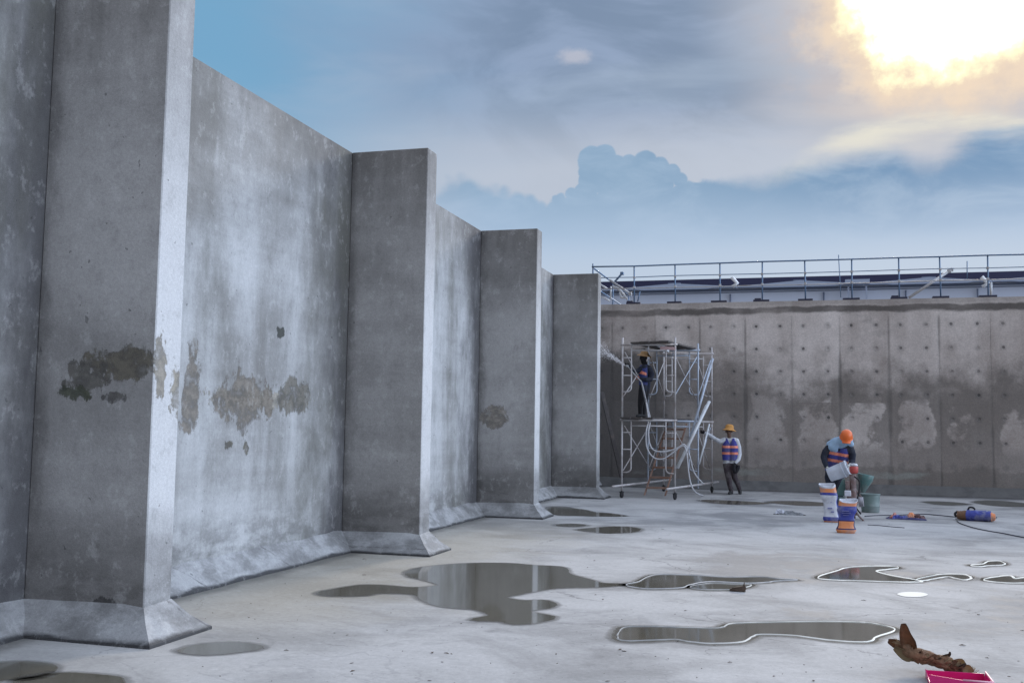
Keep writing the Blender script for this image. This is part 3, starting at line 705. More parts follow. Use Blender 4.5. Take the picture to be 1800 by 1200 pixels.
for xx in (1284, 1448, 1592, 1718):
    v = ony(xx, 520, BY); bm = bmesh.new(); tube(bm, [(v.x, -.12, zs-1.6), (v.x, -.12, zs-.12)], .05); obj('downpipe', bm, M_seam, bld, True)
YS = 105.0
sh = thing('long_shed', 'long dark navy shed roof stretching behind the pale factory', 'building', (0, YS, 0))
z0, z1, z2 = ony(1430, 503.5, YS).z, ony(1430, 497, YS).z, ony(1430, 487.5, YS).z
bm = bmesh.new(); box(bm, -36, 60, .5, 40, -.2, z1); obj('wall', bm, M_green, sh)
bm = bmesh.new(); prism(bm, [(-36.5, -.6, z1-.35), (-36.5, 20, z2+.4), (-36.5, 41, z1-.3), (-36.5, 41, z1-.6), (-36.5, -.6, z1-.62)], (97, 0, 0)); obj('roof', bm, M_navy, sh)
bm = bmesh.new(); box(bm, -36.5, 60.5, -.75, -.61, z1-.7, z2); obj('fascia', bm, M_navy, sh)

# ------------------------------------------------------------------ scaffold tower
M_scaf = simple('scuffed_scaffold_tube', (.47, .45, .45), .5, .25, 9, .15, dirt=(.23, .165, .13), dirt_amt=.55)
M_scafb = simple('bluish_scaffold_tube', (.40, .45, .53), .5, .2, 9, .15, dirt=(.23, .2, .18), dirt_amt=.4)
M_tyre = simple('black_castor_rubber', (.018, .018, .02), .6, .2, 20)
M_plank = simple('dark_weathered_plank', (.06, .052, .05), .8, .35, 6, dirt=(.16, .13, .11))
M_tread = simple('rusty_stair_tread', (.20, .11, .075), .75, .3, 8, dirt=(.30, .22, .18))
sc = thing('scaffold_tower', 'two tier rolling scaffold tower of pale walk-through frames beside the farthest buttress', 'scaffold', (-3.60, 23.47, 0))
FWd, Z0, Z1, Z2 = 1.22, .25, 1.79, 3.53
def off(s): return (.55*s, 2.98*s)
def frame_mesh(zb, zt_, pin=True):
    bm = bmesh.new(); r = .022; h = FWd/2
    for sx in (-1, 1):
        tube(bm, [(sx*h, 0, zb), (sx*h, 0, zt_+(.17 if pin else .02))], r)
        hi = zt_-.0; xi = sx*(h-.21)
        zc = zb+(.62 if zt_ > 2 else .42)
        pth = [(xi, 0, zt_-.01), (xi, 0, zc+.1)]+[(xi+sx*(.105-.105*math.cos(t)), 0, zc+.1-.1*math.sin(t)) for t in (.4, .8, 1.2, 1.57)]+[(sx*h, 0, zc)]
        tube(bm, pth, .016)
        for k in (.30, .71):
            zz = zt_-k*(1.0 if zt_ > 2 else .95)
            tube(bm, [(sx*(h-.21), 0, zz), (sx*h, 0, zz)], .014)
    tube(bm, [(-h-.05, 0, zt_), (h+.05, 0, zt_)], .024)
    tube(bm, [(-h+.21, 0, zt_-.13), (h-.21, 0, zt_-.13)], .016)
    tube(bm, [(0, 0, zt_), (0, 0, zt_-.13)], .014)
    return bm
fr_s = [0.0, .60, 1.0]
for i, s_ in enumerate(fr_s):
    ox, oy = off(s_)
    for (zb, zt_) in ((Z0-.08, Z1), (Z1+.03, Z2)):
        o = obj('frame', frame_mesh(zb, zt_, zt_ > 2), M_scafb if i == 1 else M_scaf, sc, True); o.location = (ox, oy, 0)
# castors under the outer frames
for s_ in (0.0, 1.0):
    for sx in (-1, 1):
        ox, oy = off(s_)
        bm = bmesh.new(); tube(bm, [(0, 0, .10), (0, 0, .22)], .02); box(bm, -.03, .03, -.06, .06, .13, .15); box(bm, -.035, -.028, -.03, .03, .05, .13); box(bm, .028, .035, -.03, .03, .05, .13)
        c_ = obj('caster', bm, M_tyre, sc); c_.location = (ox+sx*FWd/2, oy, 0); c_.rotation_euler = (0, 0, random.uniform(-.6, .6))
        bm = bmesh.new(); T = Matrix.Translation((0, 0, .072)) @ Matrix.Rotation(math.pi/2, 4, 'Y')
        lathe(bm, [(.0, -.024), (.055, -.024), (.071, -.012), (.071, .012), (.055, .024), (0, .024)], T, 18); obj('tyre', bm, M_tyre, c_, True)
def st(name, a_, b_, r, mt=M_scaf):
    bm = bmesh.new(); tube(bm, [a_, b_], r); return obj(name, bm, mt, sc, True)
h = FWd/2
for sx, zz in ((1, .27), (-1, .29)):
    st('base_rail', (sx*h-.10, -.62, zz), (sx*h+.55+.12, 3.45, zz-.01), .026)
for sx in (-1, 1):
    for (s0, s1, zl) in ((0, .6, Z0+.38), (.6, 1.0, Z0+.38), (0, .6, Z1+.55), (.6, 1.0, Z1+.55)):
        (xa, ya), (xb, yb) = off(s0), off(s1); e_ = sx*(h-.024)
        st('cross_brace', (e_+xa, ya+.024, zl), (e_+xb, yb-.024, zl+1.02), .013, M_scafb if sx > 0 else M_scaf)
        st('cross_brace', (e_+xa-sx*.028, ya+.024, zl+1.02), (e_+xb-sx*.028, yb-.024, zl), .013)
def deck(name, z, x0, x1, y0, y1, nb, mt):
    bm = bmesh.new(); ww = (x1-x0)/nb
    for k in range(nb):
        T = Matrix.Translation((x0+ww*(k+.5), 0, z+random.uniform(-.006, .006)))
        box(bm, -ww/2+.006, ww/2-.006, y0+random.uniform(-.12, .1), y1+random.uniform(-.1, .15), 0, .038, 0, T)
    o = obj(name, bm, mt, sc); o.rotation_euler = (0, 0, -math.atan2(.55, 2.98)); return o
deck('work_platform', Z1+.028, -.60, .12, -.12, 3.05, 3, M_plank)
deck('top_deck', Z2+.028, -.40, .52, -.10, 1.95, 4, M_plank)
# stair inside the tower
stair_a, stair_b = Vector((.10, .35, .06)), Vector((.36, 2.35, 1.74))
bm = bmesh.new()
for sx in (-.24, .24):
    d_ = stair_b-stair_a; T = Matrix.Translation(stair_a+Vector((sx, 0, 0)))
    a_, b_ = stair_a+Vector((sx, 0, 0)), stair_b+Vector((sx, 0, 0))
    prism(bm, [a_+Vector((-.015, -.05, 0)), a_+Vector((-.015, .07, 0)), b_+Vector((-.015, .07, 0)), b_+Vector((-.015, -.05, 0))], (.03, 0, 0))
sto = obj('stair', bm, M_tread, sc)
for k in range(7):
    p = stair_a.lerp(stair_b, (k+.7)/7.4)
    bm = bmesh.new(); box(bm, p.x-.222, p.x+.222, p.y-.09, p.y+.09, p.z-.015, p.z+.03); obj('tread', bm, M_tread, sto)
# pale scrap tied to the top
bm = bmesh.new(); box(bm, .06, .42, -.02, .03, Z2-.10, Z2-.03, 0, Matrix.Rotation(.06, 4, 'Y')); obj('rag_strip', bm, simple('faded_pink_cloth', (.5, .34, .34), .9, .3, 12), sc)
bm = bmesh.new(); box(bm, -.02, .42, .0, .045, -.09, .0); o = obj('edge_board', bm, M_pale, sc); o.location = (.22, .04, Z2+.06); o.rotation_euler = (.0, .30, 1.0)

G = 'loose pipes leaning on the scaffold tower'
pipe_between('leaning_pipe', hz(1191, 822, 23.25), hz(1247, 705, 23.9), .036, M_pale, 'thick pale pipe leaning low against the right side of the scaffold tower', G)
pipe_between('leaning_pipe', hz(1208, 790, 23.5), hz(1253, 630, 24.4), .028, M_scafb, 'bluish pipe leaning highest against the right side of the scaffold tower', G)
pipe_between('leaning_pipe', hz(1199, 805, 23.6), hz(1241, 712, 24.3), .022, M_pale, 'thinner pale pipe lying just under the thick leaning one', G)
pipe_between('leaning_pipe', hz(1229, 815, 24.5), hz(1247, 745, 25.0), .022, M_pale, 'short thin pipe leaning beside the hand of the standing worker', G)
bm = bmesh.new(); a_, b_ = hz(1093, 838, 24.9), hz(1058, 690, 26.6)
d_ = (b_-a_); rx = d_.normalized(); prism(bm, [(-.05, -.03, 0), (.05, -.03, 0), (.05, .03, 0), (-.05, .03, 0)], (0, 0, d_.length))
o = obj('leaning_board', bm, M_plank, None); o.location = a_; o.rotation_euler = d_.to_track_quat('Z', 'Y').to_euler()
tag(o, 'dark grey batten leaning in the shade behind the farthest buttress', 'batten')

# ------------------------------------------------------------------ people
def remeshed(name, chains, vox, parent, mats, smooth_it=3, keep=None):
    """chains: list of (points, radii, material index, flatten); grown into one continuous skin"""
    bm = bmesh.new()
    for c_ in chains:
        pts, rad = c_[0], c_[1]
        rad = rad if isinstance(rad, (list, tuple)) else [rad]*len(pts)
        tube(bm, pts, list(rad), 12)
        for p, r in ((pts[0], rad[0]), (pts[-1], rad[-1])):
            bmesh.ops.create_icosphere(bm, subdivisions=2, radius=r*.995, matrix=Matrix.Translation(p))
        for p, r in list(zip(pts, rad))[1:-1]:
            bmesh.ops.create_icosphere(bm, subdivisions=2, radius=r*.99, matrix=Matrix.Translation(p))
    me = bpy.data.meshes.new(name+'_raw'); bm.to_mesh(me); bm.free()
    tmp = bpy.data.objects.new(name+'_tmp', me); COL.objects.link(tmp)
    md = tmp.modifiers.new('r', 'REMESH'); md.mode = 'VOXEL'; md.voxel_size = vox
    if smooth_it:
        ms = tmp.modifiers.new('s', 'SMOOTH'); ms.iterations = smooth_it; ms.factor = .5
    dg = bpy.context.evaluated_depsgraph_get(); dg.update()
    new = bpy.data.meshes.new_from_object(tmp.evaluated_get(dg)); new.name = name
    bpy.data.objects.remove(tmp); bpy.data.meshes.remove(me)
    new.materials.clear()
    segs = []
    for c_ in chains:
        pts, rad = [Vector(p) for p in c_[0]], c_[1]
        rad = rad if isinstance(rad, (list, tuple)) else [rad]*len(pts)
        for i in range(len(pts)-1): segs.append((pts[i], pts[i+1], rad[i], rad[i+1], c_[2]))
    V = np.array([v.co for v in new.vertices]); cen = np.array([p.center for p in new.polygons])
    best = np.full(len(cen), 9.0); idx = np.zeros(len(cen), int)
    for a_, b_, ra, rb, mi in segs:
        a1, d1 = np.array(a_), np.array(b_-a_); L2 = max(d1@d1, 1e-9)
        t = np.clip(((cen-a1)@d1)/L2, 0, 1); dd = np.linalg.norm(cen-(a1+t[:, None]*d1), axis=1)-(ra+(rb-ra)*t)
        k = dd < best; best[k] = dd[k]; idx[k] = mi
    o = link(name, new, mats, parent, True)
    for p, mi in zip(new.polygons, idx): p.material_index = int(mi)
    if keep:
        bm = bmesh.new(); bm.from_mesh(new)
        bmesh.ops.delete(bm, geom=[f for f in bm.faces if not keep(f.calc_center_median())], context='FACES')
        bm.to_mesh(new); bm.free()
    return o
def stripe_from(src, name, keep, parent, mt, d_=.005):
    bm = bmesh.new(); bm.from_mesh(src.data)
    bmesh.ops.delete(bm, geom=[f for f in bm.faces if not keep(f.calc_center_median())], context='FACES')
    bm.normal_update()
    for v in bm.verts: v.co += v.normal*d_
    me = bpy.data.meshes.new(name); bm.to_mesh(me); bm.free()
    me.materials.clear()
    o = link(name, me, mt, parent, True)
    for p in me.polygons: p.material_index = 0
    return o
def hand(chains, wrist, tip_dir, side, mi, curl=.6, s=1.0, palm_n=None):
    """palm plus four bent fingers and a thumb; curls about the palm"""
    w_ = Vector(wrist); d_ = Vector(tip_dir).normalized(); sd_ = Vector(side); sd_ = (sd_-d_*sd_.dot(d_)).normalized()
    nn = d_.cross(sd_) if palm_n is None else Vector(palm_n).normalized()
    k = w_+d_*.085*s
    chains.append(([w_, w_+d_*.04*s+sd_*.014*s, k+sd_*.022*s], [.027*s, .024*s, .017*s], mi))
    chains.append(([w_, w_+d_*.04*s-sd_*.014*s, k-sd_*.022*s], [.027*s, .024*s, .017*s], mi))
    for j, ln in enumerate((.068, .078, .072, .056)):
        b_ = k+sd_*(.031-.0205*j)*s
        p1 = b_+(d_*math.cos(curl*.6)+nn*math.sin(curl*.6))*ln*.5*s
        p2 = p1+(d_*math.cos(curl*1.6)+nn*math.sin(curl*1.6))*ln*.32*s
        p3 = p2+(d_*math.cos(curl*2.3)+nn*math.sin(curl*2.3))*ln*.25*s
        chains.append(([b_, p1, p2, p3], [.0105*s, .0098*s, .009*s, .008*s], mi))
    t0 = w_+d_*.025*s+sd_*.028*s; t1 = t0+(sd_*.75+d_*.65+nn*.25).normalized()*.036*s; t2 = t1+(sd_*.25+d_*.8+nn*.5).normalized()*.03*s
    chains.append(([t0, t1, t2], [.014*s, .011*s, .009*s], mi))
def head(chains, c_, f_, up_, mi, s=1.0):
    """skull, jaw, nose, lips, ears; c_ centre, f_ facing, up_ crown"""
    c_ = Vector(c_); f_ = Vector(f_).normalized(); up_ = Vector(up_); up_ = (up_-f_*up_.dot(f_)).normalized(); r_ = f_.cross(up_)
    chains.append(([c_-f_*.02*s+up_*.035*s, c_+f_*.018*s+up_*.03*s], [.083*s, .076*s], mi))
    chains.append(([c_+f_*.012*s, c_+f_*.035*s-up_*.085*s], [.068*s, .036*s], mi))
    chains.append(([c_+f_*.078*s+up_*.012*s, c_+f_*.100*s-up_*.022*s], [.009*s, .014*s], mi))
    chains.append(([c_+f_*.074*s-up_*.052*s-r_*.016*s, c_+f_*.074*s-up_*.052*s+r_*.016*s], [.009*s, .009*s], mi))
    for q in (-1, 1):
        chains.append(([c_+r_*q*.078*s+up_*.02*s, c_+r_*q*.080*s-up_*.02*s], [.014*s, .011*s], mi))
    return [c_+f_*.080*s+up_*.014*s+r_*q*.031*s for q in (-1, 1)]
def eyes(pts, parent):
    for p in pts:
        bm = bmesh.new(); bmesh.ops.create_icosphere(bm, subdivisions=2, radius=.0105, matrix=Matrix.Translation(p)); obj('eye', bm, M_eye, parent, True)
def shoe(parent, heel, toe, mt, up_=(0, 0, 1)):
    h_, t_ = Vector(heel), Vector(toe); u_ = Vector(up_)
    return remeshed('boot', [([h_+u_*.045, h_.lerp(t_, .5)+u_*.05, t_+u_*.035], [.046, .046, .036], 0), ([h_+u_*.045, h_+u_*.14], [.045, .05], 0)], .01, parent, mt, 2)
M_skin = simple('weathered_brown_skin', (.14, .075, .05), .55, .12, 20)
M_eye = simple('dark_eye', (.02, .015, .012), .25, .1, 20)
M_navyc = simple('navy_work_cloth', (.016, .019, .034), .9, .35, 10, bump=.5, dirt=(.07, .07, .08), dirt_amt=.5)
M_black = simple('black_cloth', (.014, .013, .016), .9, .3, 10, bump=.4)
M_trou = simple('faded_brown_trousers', (.055, .042, .048), .9, .3, 9, bump=.5, dirt=(.15, .14, .135), dirt_amt=.6)
M_white = simple('off_white_cotton', (.58, .60, .64), .9, .1, 9, bump=.5, dirt=(.30, .29, .28), dirt_amt=.6)
M_glove = simple('pale_work_glove', (.55, .55, .52), .9, .15, 20)
M_vest = simple('royal_blue_vest', (.045, .05, .27), .75, .2, 12, bump=.3, dirt=(.13, .12, .15), dirt_amt=.55)
M_vestd = simple('deep_blue_vest', (.035, .05, .19), .75, .2, 12, bump=.3, dirt=(.13, .12, .15), dirt_amt=.55)
M_stripe = simple('coral_reflective_tape', (.82, .26, .17), .5, .08, 12, dirt=(.40, .16, .12), dirt_amt=.6)
M_hood = simple('light_blue_hood_cloth', (.33, .47, .62), .9, .12, 10, bump=.5)
M_orange = simple('orange_helmet_plastic', (.78, .15, .025), .35, .05, 10)
M_straw = simple('straw_hat_weave', (.40, .24, .11), .85, .2, 40)
M_strawo = simple('orange_bucket_hat_cloth', (.55, .27, .075), .85, .2, 25)
M_boot = simple('black_boot', (.016, .016, .018), .6, .2, 12)
M_tanf = simple('tan_neck_flap', (.26, .18, .12), .9, .2, 15)
def face_cam(p): return -math.atan2(p.x-CAM.x, p.y-CAM.y)

# --- standing worker with one hand on the scaffold
P2 = onz(1290, 868.5)
L2 = lambda cx, cy, y=0.0: Vector(((cx-640)*.00183, y, (1104-cy)*.00183))
w2 = thing('person', 'standing worker in orange bucket hat and white sleeves resting one hand on the scaffold', 'person', P2, face_cam(P2))
ch = []
for q in (-1, 1):
    ch.append(([L2(590+q*44, 700), L2(588+q*42, 600, .0), L2(590+q*44, 480, .0), L2(594+q*50, 385, .01)], [.098, .092, .105, .085], 1))
ch.append(([L2(545, 372, .01), L2(650, 372, .01)], [.075, .075], 1))
ch.append(([L2(588, 360, .01), L2(580, 300, -.01)], [.056, .05], 0))
ey = head(ch, L2(576, 252, -.03), (-.12, -1, -.08), (0, 0, 1), 0)
ch.append(([L2(515, 372, .0), L2(455, 392, -.02), L2(395, 362, -.03), L2(330, 315, -.02), L2(262, 284, -.01)], [.074, .062, .054, .047, .040], 1))
hand(ch, L2(256, 280, -.01), (-1, .0, .28), (0, -.5, .8), 3, .9, 1.05)
ch.append(([L2(676, 380, .01), L2(708, 470, .03), L2(716, 560, .02), L2(704, 630, -.05), L2(668, 668, -.10)], [.074, .062, .056, .048, .042], 1))
hand(ch, L2(664, 674, -.105), (-.3, -.15, -1), (-.7, -.6, .1), 3, .8, 1.05)
ch.append(([L2(548, 700), L2(556, 800, -.02), L2(568, 880, -.05), L2(585, 980, .0), L2(606, 1070, .02)], [.102, .086, .072, .062, .052], 2))
ch.append(([L2(634, 700), L2(640, 800, .02), L2(652, 880, .04), L2(694, 970, .12), L2(714, 1040, .17)], [.102, .086, .072, .062, .052], 2))
remeshed('body', ch, .0085, w2, [M_skin, M_white, M_trou, M_black])
eyes(ey, w2)
vch = []
for q in (-1, 1):
    vch.append(([L2(590+q*41, 640), L2(588+q*43, 600, .0), L2(590+q*45, 480, .0), L2(594+q*40, 400, .01), L2(592+q*36, 360, .015)], [.115, .112, .122, .104, .085], 0))
vz = lambda c_: L2(0, 640).z < c_.z < L2(0, 345).z
vest = remeshed('vest', vch, .01, w2, M_vest, 2, lambda c_: vz(c_) and not (abs(c_.x-L2(590, 0).x) < .055*max(0, (c_.z-1.24)/.12) and c_.y < 0))
for cy in (462, 548):
    stripe_from(vest, 'reflective_stripe', lambda c_, cy=cy: abs(c_.z-L2(0, cy).z) < .031, vest, M_stripe)
bm = bmesh.new(); T = Matrix.Translation(L2(582, 222, -.02)) @ Matrix.Rotation(.10, 4, 'Y') @ Matrix.Rotation(-.06, 4, 'X')
lathe(bm, [(.175, -.035), (.172, -.03), (.125, .0), (.108, .012), (.10, .075), (.085, .105), (.05, .122), (0, .126)], T, 26)
lathe(bm, [(.175, -.035), (.124, -.006), (.105, .0)], T, 26)
obj('hat', bm, M_strawo, w2, True)
shoe(w2, L2(608, 1104, .05), L2(578, 1104, -.17), M_boot)
remeshed('boot', [([L2(718, 1050, .18), L2(722, 1085, .14), L2(722, 1092, .08)], [.05, .045, .035], 0)], .01, w2, M_boot, 2)
bm = bmesh.new(); tube(bm, catmull([L2(650, 700, -.13), L2(640, 745, -.14), L2(660, 800, -.13), L2(690, 760, -.12), L2(700, 705, -.11)], 4), .045, 8); 
o = obj('glove_bundle', bm, M_black, None, True); o.matrix_world = w2.matrix_basis
tag(o, 'dark glove bundle hanging from the lowered hand of the standing worker', 'gloves')

# --- worker bending over a bucket
P3 = onz(1470, 899)
L3 = lambda cx, cy, y=0.0: Vector(((cx-286)*.00214, y, (903-cy)*.00214))
w3 = thing('person', 'bent worker in orange helmet and light blue hood pouring from a white bucket', 'person', P3, face_cam(P3))
ch = []
for q in (-1, 1):
    ch.append(([L3(268+q*38, 590, .12), L3(282+q*38, 500, .06), L3(305+q*42, 400, -.04), L3(318+q*50, 318, -.12)], [.105, .10, .112, .095], 1))
ch.append(([L3(255, 310, -.12), L3(392, 318, -.12)], [.085, .085], 1))
ch.append(([L3(335, 285, -.16), L3(365, 240, -.24)], [.06, .056], 0))
ey = head(ch, L3(384, 222, -.28), (.25, -.8, -.75), (.1, -.5, .8), 0)
ch.append(([L3(240, 305, -.12), L3(198, 350, -.12), L3(180, 395, -.14), L3(190, 440, -.24), L3(203, 480, -.32)], [.088, .078, .068, .058, .046], 1))
hand(ch, L3(204, 478, -.325), (.35, -.2, -1), (.2, -.9, .0), 3, .55, 1.15, (1, 0, .3))
ch.append(([L3(412, 312, -.12), L3(436, 370, -.10), L3(432, 430, -.14), L3(415, 462, -.26)], [.085, .072, .062, .048], 1))
hand(ch, L3(412, 458, -.29), (-.35, -.4, -.85), (-.3, -.9, .1), 3, .55, 1.15, (-1, 0, .2))
ch.append(([L3(236, 590, .12), L3(240, 690, .0), L3(262, 750, -.04), L3(262, 830, .06), L3(262, 880, .1)], [.11, .09, .078, .062, .052], 2))
ch.append(([L3(312, 590, .12), L3(322, 680, .0), L3(316, 750, -.04), L3(306, 830, .06), L3(304, 880, .1)], [.11, .092, .078, .064, .052], 2))
remeshed('body', ch, .0085, w3, [M_skin, M_navyc, M_navyc, M_glove])
eyes(ey, w3)
vch = []
for q in (-1, 1):
    vch.append(([L3(276+q*38, 540, .085), L3(282+q*38, 500, .06), L3(305+q*44, 400, -.04), L3(316+q*42, 325, -.12)], [.118, .118, .128, .108], 0))
vest = remeshed('vest', vch, .01, w3, M_vest, 2, lambda c_: L3(0, 520).z < c_.z < L3(0, 310).z)
def along(c_): return c_.z - .12*(c_.x-.05)
for cy in (366, 432):
    stripe_from(vest, 'reflective_stripe', lambda c_, cy=cy: abs(c_.z+.16*(c_.x-.05)-L3(0, cy).z) < .03, vest, M_stripe)
hch = [([L3(384, 226, -.28)]*1+[L3(340, 255, -.18), L3(290, 268, -.13), L3(245, 285, -.10)], [.118, .125, .125, .098], 0),
       ([L3(300, 262, -.2), L3(265, 300, -.2), L3(280, 325, -.17)], [.10, .10, .07], 0),
       ([L3(395, 235, -.28), L3(425, 272, -.25)], [.105, .055], 0)]
remeshed('hood', hch, .010, w3, M_hood, 3)
bm = bmesh.new(); T = Matrix.Translation(L3(381, 212, -.30)) @ Matrix.Rotation(.62, 4, 'X') @ Matrix.Rotation(.10, 4, 'Y') @ Matrix.Translation((0, 0, .025))
lathe(bm, [(.138, -.03), (.142, -.022), (.132, -.018), (.128, .03), (.112, .085), (.078, .122), (.035, .138), (0, .14)], T, 26, 0, .92, 1.08)
lathe(bm, [(.138, -.03), (.124, -.02)], T, 26, 0, .92, 1.08)
Tb = T @ Matrix.Translation((0, -.12, -.026)); box(bm, -.08, .08, -.065, .02, -.006, .004, 0, Tb)
obj('helmet', bm, M_orange, w3, True)
shoe(w3, L3(258, 903, .14), L3(250, 903, -.1), M_boot); shoe(w3, L3(304, 903, .14), L3(312, 903, -.1), M_boot)
bk = thing('bucket', 'white plastic bucket tipped in the hands of the bent worker', 'bucket', P3, face_cam(P3))
M_bkt = simple('white_bucket_plastic', (.60, .64, .72), .4, .06, 9, dirt=(.4, .4, .42), dirt_amt=.4)
T = Matrix.Translation(L3(310, 522, -.40)) @ Matrix.Rotation(math.radians(67), 4, 'Y') @ Matrix.Rotation(.12, 4, 'X') @ Matrix.Translation((0, 0, -.2))
bm = bmesh.new(); lathe(bm, [(0, 0), (.128, 0), (.134, .008), (.142, .15), (.150, .36), (.158, .362), (.160, .385), (.152, .40), (.144, .40), (.136, .15), (.126, .015), (0, .012)], T, 28)
obj('pail', bm, M_bkt, bk, True)
bm = bmesh.new(); lathe(bm, [(.148, .29), (.156, .292), (.156, .305), (.149, .307)], T, 28); obj('rim_band', bm, M_bkt, bk, True)
bm = bmesh.new(); tube(bm, [T @ Vector((.155*math.cos(t), .155*math.sin(t), .30-.10*math.sin(t))) for t in [math.pi*k/12 for k in range(13)]], .004, 6); obj('handle', bm, M_pale, bk, True)

# --- worker spraying from the platform
P1 = ony(1128, 734, 24.6); P1.z = Z1+.068
K1 = .0137/7.5
L1 = lambda cx, cy, y=0.0: Vector(((cx-350)*K1, y, (1070-cy)*K1))
w1 = thing('person', 'worker in dark clothes and straw hat spraying water from the scaffold platform', 'person', P1, face_cam(P1))
ch = []
for q in (-1, 1):
    yy = q*.085
    ch.append(([L1(385+q*20, 700, yy*.9), L1(392+q*20, 600, yy), L1(398+q*22, 500, yy), L1(396+q*22, 420, yy*1.1)], [.10, .102, .112, .095], 1))
ch.append(([L1(375, 410, -.13), L1(425, 405, .13)], [.08, .08], 1))
ch.append(([L1(395, 385, 0), L1(378, 330, 0)], [.062, .062], 2))
ey = head(ch, L1(370, 286, -.0), (-.8, -.5, -.05), (-.05, 0, 1), 2, 1.02)
ch.append(([L1(368, 415, -.12), L1(300, 455, -.16), L1(258, 462, -.19), L1(215, 425, -.16), L1(188, 400, -.14)], [.078, .064, .056, .048, .04], 1))
hand(ch, L1(186, 398, -.14), (-1, .0, .45), (0, -.6, .8), 2, 1.0, 1.05)
ch.append(([L1(440, 420, -.06), L1(478, 500, -.12), L1(462, 565, -.18), L1(400, 575, -.26), L1(330, 560, -.24)], [.084, .074, .064, .052, .042], 1))
hand(ch, L1(326, 560, -.24), (-1, .1, .1), (0, -.5, .8), 3, 1.0, 1.05)
ch.append(([L1(362, 700, -.07), L1(345, 830, -.10), L1(335, 900, -.09), L1(332, 1020, -.06)], [.105, .085, .07, .054], 2))
ch.append(([L1(398, 700, .07), L1(385, 830, .06), L1(375, 900, .05), L1(378, 1020, .08)], [.105, .085, .07, .054], 2))
M_cglove = simple('coral_glove', (.45, .17, .13), .8, .2, 20)
remeshed('body', ch, .0085, w1, [M_skin, M_navyc, M_black, M_cglove])
eyes(ey, w1)
vch = []
for q in (-1, 1):
    yy = q*.085
    vch.append(([L1(388+q*20, 640, yy), L1(392+q*20, 600, yy), L1(396+q*22, 500, yy), L1(392+q*22, 420, yy*1.1), L1(388+q*16, 385, yy)], [.114, .116, .126, .112, .09], 0))
vest = remeshed('vest', vch, .01, w1, M_vestd, 2, lambda c_: L1(0, 640).z < c_.z < L1(0, 378).z and c_.x < L1(424, 0).x)
stripe_from(vest, 'reflective_stripe', lambda c_: abs(c_.z+.35*(c_.x-L1(345, 0).x)-L1(0, 478).z) < .036 and c_.x < L1(408, 0).x, vest, M_stripe)
bm = bmesh.new(); T = Matrix.Translation(L1(384, 236, 0)) @ Matrix.Rotation(.16, 4, 'Y') @ Matrix.Rotation(.1, 4, 'X')
lathe(bm, [(.185, -.035), (.18, -.028), (.12, .0), (.104, .012), (.098, .06), (.07, .085), (0, .092)], T, 26)
lathe(bm, [(.185, -.035), (.12, -.008), (.1, .0)], T, 26)
hat = obj('hat', bm, M_straw, w1, True)
bm = bmesh.new()
pr = None
for k in range(9):
    t = k/8; a_ = -.9+1.8*t
    p0 = L1(430+10*math.cos(a_*1.2), 222, .13*math.sin(a_*1.3)); p1 = L1(470+26*math.cos(a_*1.2)+4*math.sin(9*t), 352, .16*math.sin(a_*1.3))
    cur = (bm.verts.new(p0), bm.verts.new((p0+p1)/2+Vector((.012, 0, 0))), bm.verts.new(p1))
    if pr:
        bm.faces.new((pr[0], cur[0], cur[1], pr[1])); bm.faces.new((pr[1], cur[1], cur[2], pr[2]))
    pr = cur
bmesh.ops.solidify(bm, geom=bm.faces[:], thickness=.006)
obj('neck_flap', bm, M_tanf, hat, True)
shoe(w1, L1(340, 1068, -.06), L1(290, 1068, -.12), M_boot); shoe(w1, L1(384, 1068, .08), L1(332, 1068, .03), M_boot)

# lance, hose, spray
W1 = Matrix.Translation(P1) @ Matrix.Rotation(face_cam(P1), 4, 'Z')
wp = lambda cx, cy, y=0.0: W1 @ L1(cx, cy, y)
bm = bmesh.new(); tube(bm, [wp(345, 600, -.27), wp(300, 555, -.26), wp(240, 490, -.22), wp(190, 420, -.17), wp(150, 392, -.17)], .016, 8); tube(bm, [wp(175, 395, -.17), wp(140, 392, -.17)], .028, 8)
o = obj('spray_lance', bm, M_pale, None, True); tag(o, 'pale spray lance gripped by the worker on the platform', 'spray lance')
M_hose = simple('dusty_white_hose', (.50, .50, .52), .55, .15, 6)
z23 = lambda x, y, Y=23.38: ony(x, y, Y)
hp = [wp(345, 602, -.27), wp(372, 740, -.26), wp(410, 900, -.24)] + [z23(1140, 738, 23.6), z23(1136, 758), z23(1137, 785), z23(1148, 803), z23(1165, 806), z23(1182, 796), z23(1200, 783), z23(1207, 795), z23(1210, 825), z23(1214, 848), z23(1222, 864), onz(1236, 871)]
def hose(pts, label, r=.0155):
    bm = bmesh.new(); tube(bm, catmull(pts, 6), r, 8); o = obj('hose', bm, M_hose, None, True); return tag(o, label, 'hose', 'hoses hanging from the platform')
hose(hp, 'white hose hanging in the deepest loop under the scaffold platform')
hp2 = [wp(350, 615, -.29), wp(382, 750, -.28), wp(425, 930, -.26), z23(1143, 738, 23.6), z23(1140, 760), z23(1143, 782), z23(1152, 792), z23(1172, 793), z23(1190, 787), z23(1203, 781), z23(1212, 800, 23.5), z23(1220, 830, 23.6), z23(1236, 850, 23.9)]
hose(hp2, 'white hose hanging in the shallower loop under the scaffold platform')
